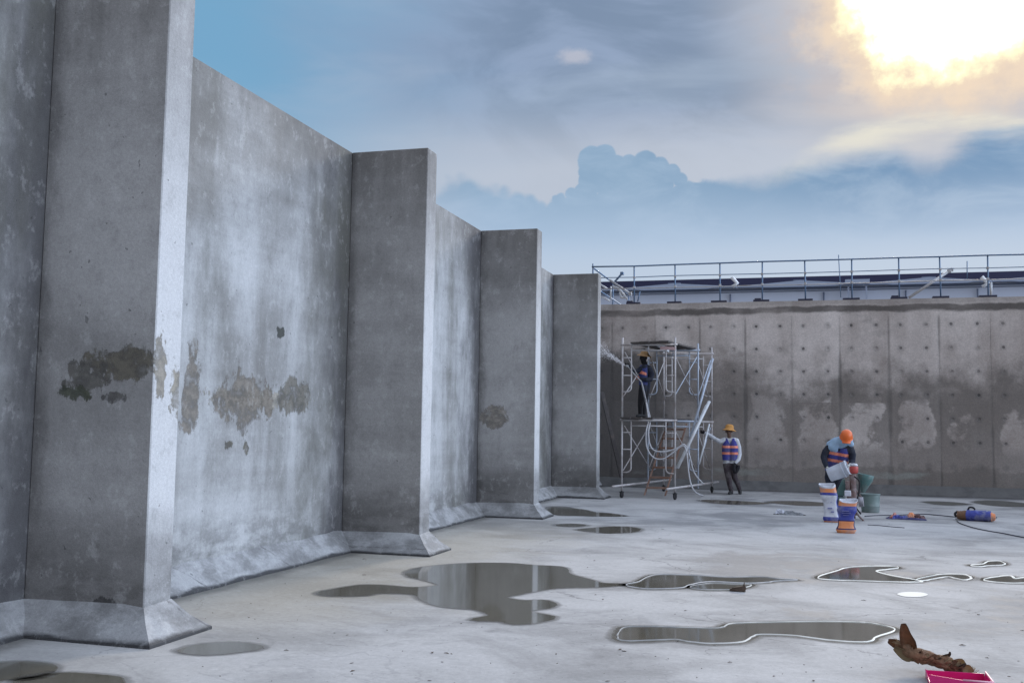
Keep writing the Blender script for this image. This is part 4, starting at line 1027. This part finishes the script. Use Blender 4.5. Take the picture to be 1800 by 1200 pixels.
# mist: fine droplets thrown from the nozzle into the corner
M_mist = simple('water_mist', (.75, .72, .72), .3, .05, 3)
rg = random.Random(3); bm = bmesh.new()
A_ = wp(140, 392, -.17); B_ = ony(1046, 606, 25.6)
for k in range(1500):
    t = rg.random()**.75; p = A_.lerp(B_, t); sp = .010+.07*t*t+.035*t
    p = p+Vector((rg.gauss(0, sp), rg.gauss(0, sp*1.4), rg.gauss(0, sp)-.10*t*t*rg.random()))
    if p.x < AX+PR and p.y < YB[3]+TH+.05: continue
    d_ = (B_-A_).normalized()*rg.uniform(.012, .04); r_ = rg.uniform(.0014, .0036)
    q = d_.orthogonal().normalized()*r_; q2 = d_.cross(q).normalized()*r_
    a1, a2, a3, a4, a5 = (bm.verts.new(x_) for x_ in (p-d_, p+q, p-q*.5+q2*.86, p-q*.5-q2*.86, p+d_))
    for f in ((a1, a3, a2), (a1, a4, a3), (a1, a2, a4), (a5, a2, a3), (a5, a3, a4), (a5, a4, a2)): bm.faces.new(f)
tag(obj('water_spray', bm, M_mist), 'fine white water spray jetting into the wall corner from the lance', kind='stuff')

# ------------------------------------------------------------------ cement sacks
M_sblue = simple('blue_printed_sack', (.04, .055, .30), .55, .12, 12, bump=.4, dirt=(.30, .30, .31), dirt_amt=.5)
M_sorange = simple('orange_printed_sack', (.72, .26, .10), .55, .1, 12, bump=.4, dirt=(.30, .30, .31), dirt_amt=.5)
M_swhite = simple('white_paper_sack', (.62, .64, .70), .65, .08, 12, bump=.4, dirt=(.30, .30, .31), dirt_amt=.5)
M_sdark = simple('dark_print', (.02, .02, .09), .6, .1, 12)
M_sink = simple('sack_ink', (.16, .17, .36), .6, .1, 20)
def sack(label, p, rz, hgt, wid, bands, top_lean, mats, inks, ):
    """standing open sack: superellipse rings, material by height and side"""
    t_ = thing('cement_sack', label, 'sack', p, rz, 'open cement sacks by the mixer')
    bm = bmesh.new(); rg = random.Random(int(hgt*1000)); nseg = 32; rings = []; zs_ = []
    nr = 28
    for i in range(nr+1):
        t = i/nr; z = hgt*t
        wv = wid*(.47+.05*math.sin(t*9+1)+.025*math.sin(t*21)); dv = wv*(.62-.12*t)
        if t < .05: wv *= .93; dv *= .9
        if t > .93: wv *= 1.06; dv *= 1.1
        rg_ = []
        for k in range(nseg):
            a_ = 2*math.pi*k/nseg; ca_, sa = math.cos(a_), math.sin(a_)
            ex = .62; xx = math.copysign(abs(ca_)**ex, ca_)*wv; yy = math.copysign(abs(sa)**ex, sa)*dv
            wob = .008*math.sin(3*a_+7*t)+.005*math.sin(7*a_+15*t)
            zz = z+(.04*wid*math.sin(a_*2+1)+.10*wid*math.sin(a_) if t > .8 else 0)*((t-.8)/.2 if t > .8 else 0)
            rg_.append(bm.verts.new((xx*(1+wob*3)+top_lean*t*t, yy*(1+wob*3), zz)))
        rings.append(rg_); zs_.append(t)
    for i in range(nr):
        for k in range(nseg):
            f = bm.faces.new((rings[i][k], rings[i][(k+1) % nseg], rings[i+1][(k+1) % nseg], rings[i+1][k])); f.smooth = True
            f.material_index = bands((zs_[i]+zs_[i+1])/2, 2*math.pi*(k+.5)/nseg)
    bm.faces.new(rings[0][::-1])
    fold = [bm.verts.new(Vector((v.co.x*.9+top_lean*.1, v.co.y*.86, v.co.z-.05))) for v in rings[-1]]
    for k in range(nseg):
        f = bm.faces.new((rings[-1][k], rings[-1][(k+1) % nseg], fold[(k+1) % nseg], fold[k])); f.material_index = 2
    f = bm.faces.new(fold); f.material_index = 2
    obj('sack_body', bm, mats, t_, False)
    bm = bmesh.new()
    for (x0, x1, z0_, z1_) in inks:
        box(bm, x0*wid+top_lean*z0_*z0_, x1*wid+top_lean*z0_*z0_, -wid*.385, -wid*.25, z0_*hgt, z1_*hgt)
    obj('print', bm, M_sink, t_); return t_
def bandsR(t, a_):
    if t > .965: return 2
    if t > .83: return 1
    if t > .40: return 0
    if t > .36: return 3
    front = math.cos(a_+math.pi/2) > .55
    if t > .13: return 1 if front else 3
    if t > .10: return 3
    return 1
def bandsL(t, a_):
    if t > .93: return 2
    if t > .80: return 1
    if t > .72: return 0
    if t < .035: return 1
    if t < .13: return 0
    return 2 if math.cos(a_+math.pi*.62) > .15 else 0
pR = onz(1487, 936); pL = onz(1462, 917)
sack('blue cement sack with orange base, closest to the camera of the standing sacks', pR, face_cam(pR)+.05, .52, .28, bandsR, .045, [M_sblue, M_sorange, M_swhite, M_sdark], [(-.28, .1, .66, .68), (-.28, .2, .60, .615), (-.2, .1, .54, .552)])
sack('white fronted cement sack with orange collar standing beside the bent worker', pL, face_cam(pL)-.12, .66, .28, bandsL, -.08, [M_sblue, M_sorange, M_swhite, M_sdark], [(-.16, .12, .36, .385), (.02, .2, .27, .295), (.06, .12, .52, .535)])

# ------------------------------------------------------------------ grout pump
pm = onz(1505, 913)
M_teal = simple('teal_painted_steel', (.075, .165, .155), .5, .25, 10, dirt=(.25, .22, .2))
M_rust = simple('rusty_machine_steel', (.17, .11, .10), .65, .4, 14, .2, dirt=(.35, .33, .34))
M_redp = simple('red_motor_cap', (.45, .07, .06), .45, .15, 10)
M_grey = simple('grey_motor_casing', (.33, .33, .36), .5, .2, 12, dirt=(.12, .1, .1))
mp = thing('grout_mixer', 'rusty grout mixer with teal hopper and red topped motor beside the bent worker', 'mixer', pm, face_cam(pm))
k3 = 21.2/FPX/5.714
L4 = lambda cx, cy, y=0.0: Vector(((cx-480)*k3, y, (938-cy)*k3))
bm = bmesh.new(); tube(bm, [L4(455, 900, 0), L4(452, 760), L4(455, 640), L4(455, 540)], [.07, .075, .065, .06], 14); box(bm, *(L4(405, 0).x, L4(450, 0).x), -.14, .02, L4(0, 830).z, L4(0, 700).z)
box(bm, L4(395, 0).x, L4(430, 0).x, -.10, .0, L4(0, 680).z, L4(0, 600).z); bevel(bm, .004); obj('column', bm, M_rust, mp, True)
bm = bmesh.new(); lathe(bm, [(0, L4(0, 535).z), (.055, L4(0, 535).z), (.075, L4(0, 520).z), (.08, L4(0, 480).z), (.07, L4(0, 470).z), (0, L4(0, 468).z)], Matrix.Translation((L4(465, 0).x, 0, 0)), 18); mc = obj('motor', bm, M_redp, mp, True)
bm = bmesh.new(); lathe(bm, [(0, L4(0, 468).z+.002), (.068, L4(0, 468).z+.002), (.07, L4(0, 455).z), (.05, L4(0, 446).z), (0, L4(0, 444).z)], Matrix.Translation((L4(466, 0).x, 0, 0)), 18); obj('motor_cap', bm, M_swhite, mc, True)
bm = bmesh.new(); lathe(bm, [(.035, L4(0, 700).z), (.06, L4(0, 670).z), (.135, L4(0, 590).z), (.145, L4(0, 545).z), (.135, L4(0, 540).z), (.125, L4(0, 585).z), (.03, L4(0, 680).z)], Matrix.Translation((L4(525, 0).x, .14, 0)) @ Matrix.Rotation(.18, 4, 'Y') @ Matrix.Translation((-.06, 0, 0)), 22); obj('hopper', bm, M_teal, mp, True)
bm = bmesh.new(); prism(bm, [L4(300, 735, .10), L4(395, 735, .10), L4(388, 580, .10), L4(370, 585, .10)], (0, -.10, 0)); bevel(bm, .008); obj('side_chute', bm, M_teal, mp)
bm = bmesh.new(); box(bm, L4(385, 0).x, L4(440, 0).x, -.22, -.12, L4(0, 730).z, L4(0, 680).z, 0, Matrix.Identity(4)); bevel(bm, .015, 2); obj('control_box', bm, M_swhite, mp)
bm = bmesh.new(); box(bm, L4(330, 0).x, L4(390, 0).x, -.02, .16, L4(0, 880).z, L4(0, 745).z); bevel(bm, .012, 2); obj('water_tank', bm, M_teal, mp)
bm = bmesh.new(); tube(bm, [L4(500, 780, -.08), L4(545, 775, -.08)], .085, 16); tube(bm, [L4(497, 780, -.08), L4(492, 780, -.08)], .06, 16)
for k in range(5): tube(bm, [L4(505+8*k, 780, -.08), L4(508+8*k, 780, -.08)], .09, 16)
obj('gear_motor', bm, M_grey, mp, True)
for a_, b_ in ((L4(455, 850), L4(395, 936, -.2)), (L4(455, 850), L4(540, 936, -.22)), (L4(455, 850), L4(470, 936, .25)), (L4(455, 640), L4(528, 750, .1))):
    bm = bmesh.new(); tube(bm, [a_, b_], .017, 8); obj('leg', bm, M_rust, mp, True)
bm = bmesh.new(); tube(bm, catmull([L4(470, 560, -.07), L4(510, 600, -.2), L4(500, 720, -.22), L4(470, 800, -.16), L4(520, 880, -.2)], 5), .014, 8); obj('cable', bm, M_black, mp, True)
pd_ = onz(1530, 900)
M_gdrum = simple('cloudy_green_plastic', (.15, .21, .20), .45, .25, 6, dirt=(.28, .30, .30), dirt_amt=.5)
dr = thing('plastic_drum', 'squat cloudy green plastic drum behind the mixer', 'drum', pd_, 0)
bm = bmesh.new(); lathe(bm, [(0, 0), (.16, 0), (.17, .02), (.178, .12), (.183, .13), (.178, .14), (.182, .30), (.187, .37), (.178, .372), (.172, .30), (.16, .03), (0, .03)], Matrix.Identity(4), 26); obj('drum_body', bm, M_gdrum, dr, True)
bm = bmesh.new(); lathe(bm, [(.184, .345), (.196, .347), (.196, .368), (.185, .372)], Matrix.Identity(4), 26); obj('rim', bm, M_gdrum, dr, True)

# ------------------------------------------------------------------ flattened and lying sacks, cables
def crumple(bm, amt, seed, keepz=True):
    rg = random.Random(seed)
    for v in bm.verts:
        v.co += Vector((rg.gauss(0, amt), rg.gauss(0, amt), abs(rg.gauss(0, amt)) if keepz else rg.gauss(0, amt)))
p_ = onz(1592, 912)
rag = thing('empty_sack', 'flattened empty blue and orange sack crumpled on the floor behind the lying one', 'sack', p_, face_cam(p_))
def heap(name, x0, x1, yd, hgt, mt, seed, parent, z_=.002):
    bm = bmesh.new(); nx, ny = 14, 8; rg = random.Random(seed); g = []
    for i in range(nx+1):
        row = []
        for j in range(ny+1):
            u, v = i/nx, j/ny; ed = min(u, 1-u, v, 1-v)*2
            zz = hgt*(ed**.5)*(.55+.45*math.sin(5*u+seed)*math.cos(4*v+seed*2))+rg.uniform(0, .016)*(ed > 0)
            row.append(bm.verts.new((x0+(x1-x0)*u+rg.uniform(-.012, .012), (v-.5)*yd+rg.uniform(-.02, .02), z_+max(0, zz))))
        g.append(row)
    for i in range(nx):
        for j in range(ny): bm.faces.new((g[i][j], g[i+1][j], g[i+1][j+1], g[i][j+1]))
    return obj(name, bm, mt, parent)
heap('sack_fold', -.34, .36, .34, .05, M_sdark, 1, rag, .003)
heap('blue_fold', -.24, .14, .24, .14, M_sblue, 2, rag, .012)
heap('orange_fold', .02, .26, .22, .17, M_sorange, 4, rag, .012)
heap('brown_fold', .12, .34, .2, .12, simple('brown_inner_paper', (.10, .05, .05), .8, .3, 10), 6, rag, .014)
heap('coral_fold', -.28, -.12, .16, .10, simple('faded_coral_print', (.55, .25, .2), .7, .2, 10), 5, rag, .014)
p_ = onz(1714, 915)
lay = thing('cement_sack', 'rolled blue cement sack lying on its side with brown contents at its open end', 'sack', p_, face_cam(p_)-.10)
def roll(name, x0, x1, r0, r1, mt, seed, seg=18, nr=10, zc=.095):
    bm = bmesh.new(); rg = random.Random(seed); R_ = []
    for i in range(nr+1):
        t = i/nr; rr = r0+(r1-r0)*t
        R_.append([bm.verts.new((x0+(x1-x0)*t+rg.gauss(0, .005), math.cos(2*math.pi*k/seg)*rr*1.15, max(.004, zc+math.sin(2*math.pi*k/seg)*rr*.95+rg.gauss(0, .004)))) for k in range(seg)])
    for i in range(nr):
        for k in range(seg): bm.faces.new((R_[i][k], R_[i][(k+1) % seg], R_[i+1][(k+1) % seg], R_[i+1][k]))
    bm.faces.new(R_[0][::-1]); bm.faces.new(R_[-1]); return obj(name, bm, mt, lay)
roll('sack_body', -.14, .27, .105, .098, M_sblue, 3)
roll('orange_end', .272, .34, .09, .06, M_sorange, 5, zc=.085)
roll('open_end', -.30, -.142, .075, .098, simple('brown_paper', (.17, .09, .05), .8, .4, 10), 8, zc=.09)
roll('white_flap', -.34, -.08, .02, .025, M_swhite, 4, 10, 6, .02)
roll('print', -.02, .20, .034, .034, M_sink, 9, 10, 4, .165)
bm = bmesh.new(); tube(bm, catmull([(-.30, .05, .15), (-.34, 0, .11), (-.31, -.03, .06)], 4), .022, 8); obj('mouth_tie', bm, M_black, lay, True); bm = bmesh.new(); tube(bm, catmull([(-.12, .0, .18), (-.09, .0, .24), (-.02, .0, .235), (.0, .0, .20)], 4), .017, 8); obj('strap', bm, M_black, lay, True)
M_cable = simple('dark_cable', (.03, .032, .05), .55, .2, 8)
def cable(pix, label, r=.009):
    bm = bmesh.new(); tube(bm, catmull([onz(x, y, r) for x, y in pix], 6), r, 6); tag(obj('power_cable', bm, M_cable, None, True), label, 'cable', 'cables trailing over the floor')
cable([(1520, 907), (1545, 905), (1575, 905), (1620, 903), (1650, 905), (1680, 908)], 'dark cable running from the mixer past the flattened sack to the lying sack')
cable([(1682, 915), (1690, 920), (1712, 927), (1735, 932), (1765, 937), (1800, 944), (1850, 953)], 'dark cable curving from the lying sack off the right edge of the floor')
cable([(1740, 910), (1752, 909)], 'short cable stub at the orange end of the lying sack', .012)
cable([(1525, 922), (1545, 923), (1565, 925), (1590, 927)], 'short thin cable lying in front of the flattened sack', .006)

# ------------------------------------------------------------------ husk on a pink tray, chip, scraps
M_husk = simple('dry_brown_husk', (.20, .105, .055), .75, .6, 16, dirt=(.06, .04, .025), bump=.9)
M_huskd = simple('dark_curled_bark', (.075, .05, .035), .8, .4, 16, bump=.9)
M_huskl = simple('pale_husk_edge', (.32, .24, .14), .8, .3, 16, bump=.5)
p_ = onz(1640, 1184)
hk = thing('dry_husk', 'curled dry brown palm husk with an upright dark fin', 'husk', p_, face_cam(p_))
kx = p_.y/FPX/9.0
L5 = lambda cx, cy, y=0.0: Vector(((cx-810)*kx, y, (770-cy)*kx+.02))
bm = bmesh.new(); tube(bm, catmull([L5(330, 460, .05), L5(430, 500, .03), L5(520, 560, 0), L5(640, 575, 0), L5(800, 600, 0), L5(960, 640, 0), L5(1090, 680, 0), L5(1190, 720, 0)], 4), [.026+.004*math.sin(i*.7)+.016*min(1, i/6) for i in range(29)], 22)
rg = random.Random(5)
for v in bm.verts: v.co += Vector((rg.gauss(0, .0045), rg.gauss(0, .0045), rg.gauss(0, .0045)))
from mathutils import noise as mn
for v in bm.verts:
    q = v.co*Vector((9, 55, 55)) if False else Vector((v.co.x*14, v.co.y*60, v.co.z*60))
    v.co += Vector((0, mn.noise(q)*.014, mn.noise(q+Vector((7, 3, 1)))*.014))
hb = obj('husk_body', bm, M_husk, hk, True)
def blade(pts, wd, mt, name, yv=(0, .3, 0), th=.006):
    """curled tapering blade along pts"""
    bm = bmesh.new(); n_ = len(pts); C = catmull(pts, 4); prev = None
    for i, p in enumerate(C):
        t = i/(len(C)-1); w_ = wd*math.sin(math.pi*min(1, .12+.88*(1-t)))**.7*(1-.55*t)+.002
        tg = (C[min(i+1, len(C)-1)]-C[max(i-1, 0)]).normalized(); sd_ = tg.cross(Vector((0, 1, 0))).normalized(); nn = tg.cross(sd_)
        cur = [bm.verts.new(p+sd_*w_*math.sin(a_)*1.0+nn*w_*(1-math.cos(a_))*.8) for a_ in (-1.3, -.65, 0, .65, 1.3)]
        if prev:
            for k in range(4): bm.faces.new((prev[k], prev[k+1], cur[k+1], cur[k]))
        prev = cur
    bmesh.ops.solidify(bm, geom=bm.faces[:], thickness=th)
    return obj(name, bm, mt, hk, True)
blade([L5(570, 590, .02), L5(500, 430, .02), L5(450, 300, .01), L5(425, 130, .0)], .066, M_husk, 'fin')
blade([L5(520, 560, .03), L5(420, 500, .05), L5(310, 450, .06), L5(205, 425, .07)], .05, M_husk, 'lower_fin')
blade([L5(560, 580, -.03), L5(480, 590, -.02), L5(380, 540, -.0), L5(290, 500, .02)], .045, M_huskl, 'lower_fin')
blade([L5(880, 590, -.02), L5(970, 545, .0), L5(1030, 520, .0), L5(1042, 475, .0)], .014, M_huskd, 'splinter')
blade([L5(1060, 610, -.03), L5(1130, 605, -.02), L5(1190, 610, 0), L5(1235, 650, .0)], .036, M_huskl, 'splinter')
blade([L5(1150, 700, -.03), L5(1220, 690, -.02), L5(1280, 690, 0), L5(1340, 730, .0)], .04, M_huskl, 'splinter')
for k in range(7):
    x0 = 560+k*95+rg.uniform(-30, 30); up = rg.uniform(15, 60)
    blade([L5(x0, 590+k*17, -.03+.01*(k % 3)), L5(x0+40, 560+k*17, -.035), L5(x0+80, 545+k*17-up*.5, -.03), L5(x0+115, 540+k*17-up, -.02)], rg.uniform(.012, .022), (M_huskd, M_huskl, M_husk)[k % 3], 'splinter', th=.003)
bm = bmesh.new()
for k in range(26):
    q = L5(1300+rg.uniform(-20, 70), 735+rg.uniform(-5, 20), rg.uniform(-.03, .03)); tube(bm, [q, q+Vector((rg.uniform(.0, .03), rg.uniform(-.02, .02), rg.uniform(.01, .04)))], .0012, 4)
for k in range(18):
    q = L5(400+rg.uniform(-30, 30), 450+rg.uniform(-20, 20), rg.uniform(0, .06)); tube(bm, [q, q+Vector((rg.uniform(-.06, -.02), rg.uniform(-.02, .02), rg.uniform(.0, .05)))], .0012, 4)
obj('fibres', bm, M_huskl, hk)
M_pink = simple('magenta_plastic', (.62, .015, .17), .3, .08, 6)
p_ = onz(1690, 1200)
tr = thing('dustpan', 'magenta plastic dustpan under the dry husk at the bottom edge', 'dustpan', p_, face_cam(p_)+.12)
bm = bmesh.new()
box(bm, -.20, .145, -.16, .10, .0, .006)
for (x0, y0, z0_, x1, y1, z1_) in ((-.205, .10, .045, .15, .10, .05),):
    prism(bm, [(x0, y0, .0), (x1, y1, .0), (x1, y1, z1_), (x0, y0, z0_)], (0, .006, 0))
prism(bm, [(.145, -.16, .0), (.145, .106, .0), (.155, .106, .058), (.155, -.16, .055)], (.006, 0, 0))
prism(bm, [(-.206, -.16, .0), (-.206, .106, .0), (-.206, .106, .05), (-.206, -.16, .02)], (.006, 0, 0))
prism(bm, [(-.206, -.17, 0), (.151, -.17, 0), (.160, -.17, .055), (-.01, -.17, .055), (-.206, -.17, .075)], (0, .006, 0))
bevel(bm, .0018); obj('pan', bm, M_pink, tr)
bm = bmesh.new(); tube(bm, [(-.01, -.168, .057), (.165, -.168, .057), (.158, .10, .06)], .006, 8); obj('lip', bm, simple('pink_worn_edge', (.85, .45, .55), .35, .05, 6), tr, True)
p_ = onz(1298, 1039)
bm = bmesh.new(); kk = p_.y/FPX
prism(bm, [(-.075, -.02, .0), (.07, -.03, .0), (.078, -.02, .03), (.06, .0, .075), (.045, -.01, .05), (-.05, -.01, .035), (-.085, 0, .012)], (0, .05, 0))
bmesh.ops.subdivide_edges(bm, edges=bm.edges[:], cuts=1); crumple(bm, .004, 2)
o = obj('bark_chip', bm, M_huskd); o.location = p_; o.rotation_euler = (0, 0, face_cam(p_)); tag(o, 'curled brown chip lying at the edge of a rimmed puddle', 'chip')
p_ = onz(1384, 904)
gp = thing('crumpled_paper', 'crumpled grey paper scrap on the floor between the standing worker and the sacks', 'scrap', p_, face_cam(p_))
heap('paper_fold', -.17, .30, .22, .09, simple('grey_wet_paper', (.20, .21, .22), .8, .3, 12), 3, gp); heap('dark_fold', -.26, .34, .12, .028, M_black, 7, gp, .002); heap('torn_flap', -.22, -.05, .10, .15, M_swhite, 9, gp, .01)
# tiny leaves and chips strewn over the floor
rg = random.Random(11); bm = bmesh.new()
spots = [(443, 1006), (437, 1013), (406, 1013), (640, 1010), (503, 1143), (618, 1165), (785, 1148), (760, 1147), (620, 1179), (755, 1196), (1045, 985), (1047, 1045), (1060, 1053), (1097, 1144), (1090, 1141), (1205, 1073), (1283, 1164), (1518, 1055), (1280, 992), (1720, 1080), (1735, 1156), (1692, 1134), (1797, 1108), (1068, 1197), (1430, 1196), (1225, 1190), (640, 982), (655, 1028), (1033, 997), (1165, 930), (1160, 946)]
for k in range(120): spots.append((rg.uniform(330, 1800), 930+270*rg.random()**1.2))
for i, (x, y) in enumerate(spots):
    p = onz(x, y, 0)
    if p.x < AX+.5 and i > 30: continue
    s_ = rg.uniform(.010, .028) if i < 31 else rg.uniform(.003, .011); a_ = rg.uniform(0, 6.3)
    u_ = Vector((math.cos(a_), math.sin(a_), 0))*s_; v_ = Vector((-math.sin(a_), math.cos(a_), 0))*s_*.4; hgt = s_*rg.uniform(.15, .5)
    q = [bm.verts.new(p+d_) for d_ in (-u_+Vector((0, 0, .003)), v_+Vector((0, 0, hgt)), u_+Vector((0, 0, .004)), -v_+Vector((0, 0, hgt*.7+.002)))]
    lo = [bm.verts.new(v2.co-Vector((0, 0, min(v2.co.z, .002)))) for v2 in q]
    bm.faces.new(q); bm.faces.new(lo[::-1])
    for k in range(4): bm.faces.new((q[k], lo[k], lo[(k+1) % 4], q[(k+1) % 4]))
tag(obj('leaf_litter', bm, M_huskd), 'tiny dark leaf scraps strewn over the pale floor', kind='stuff')
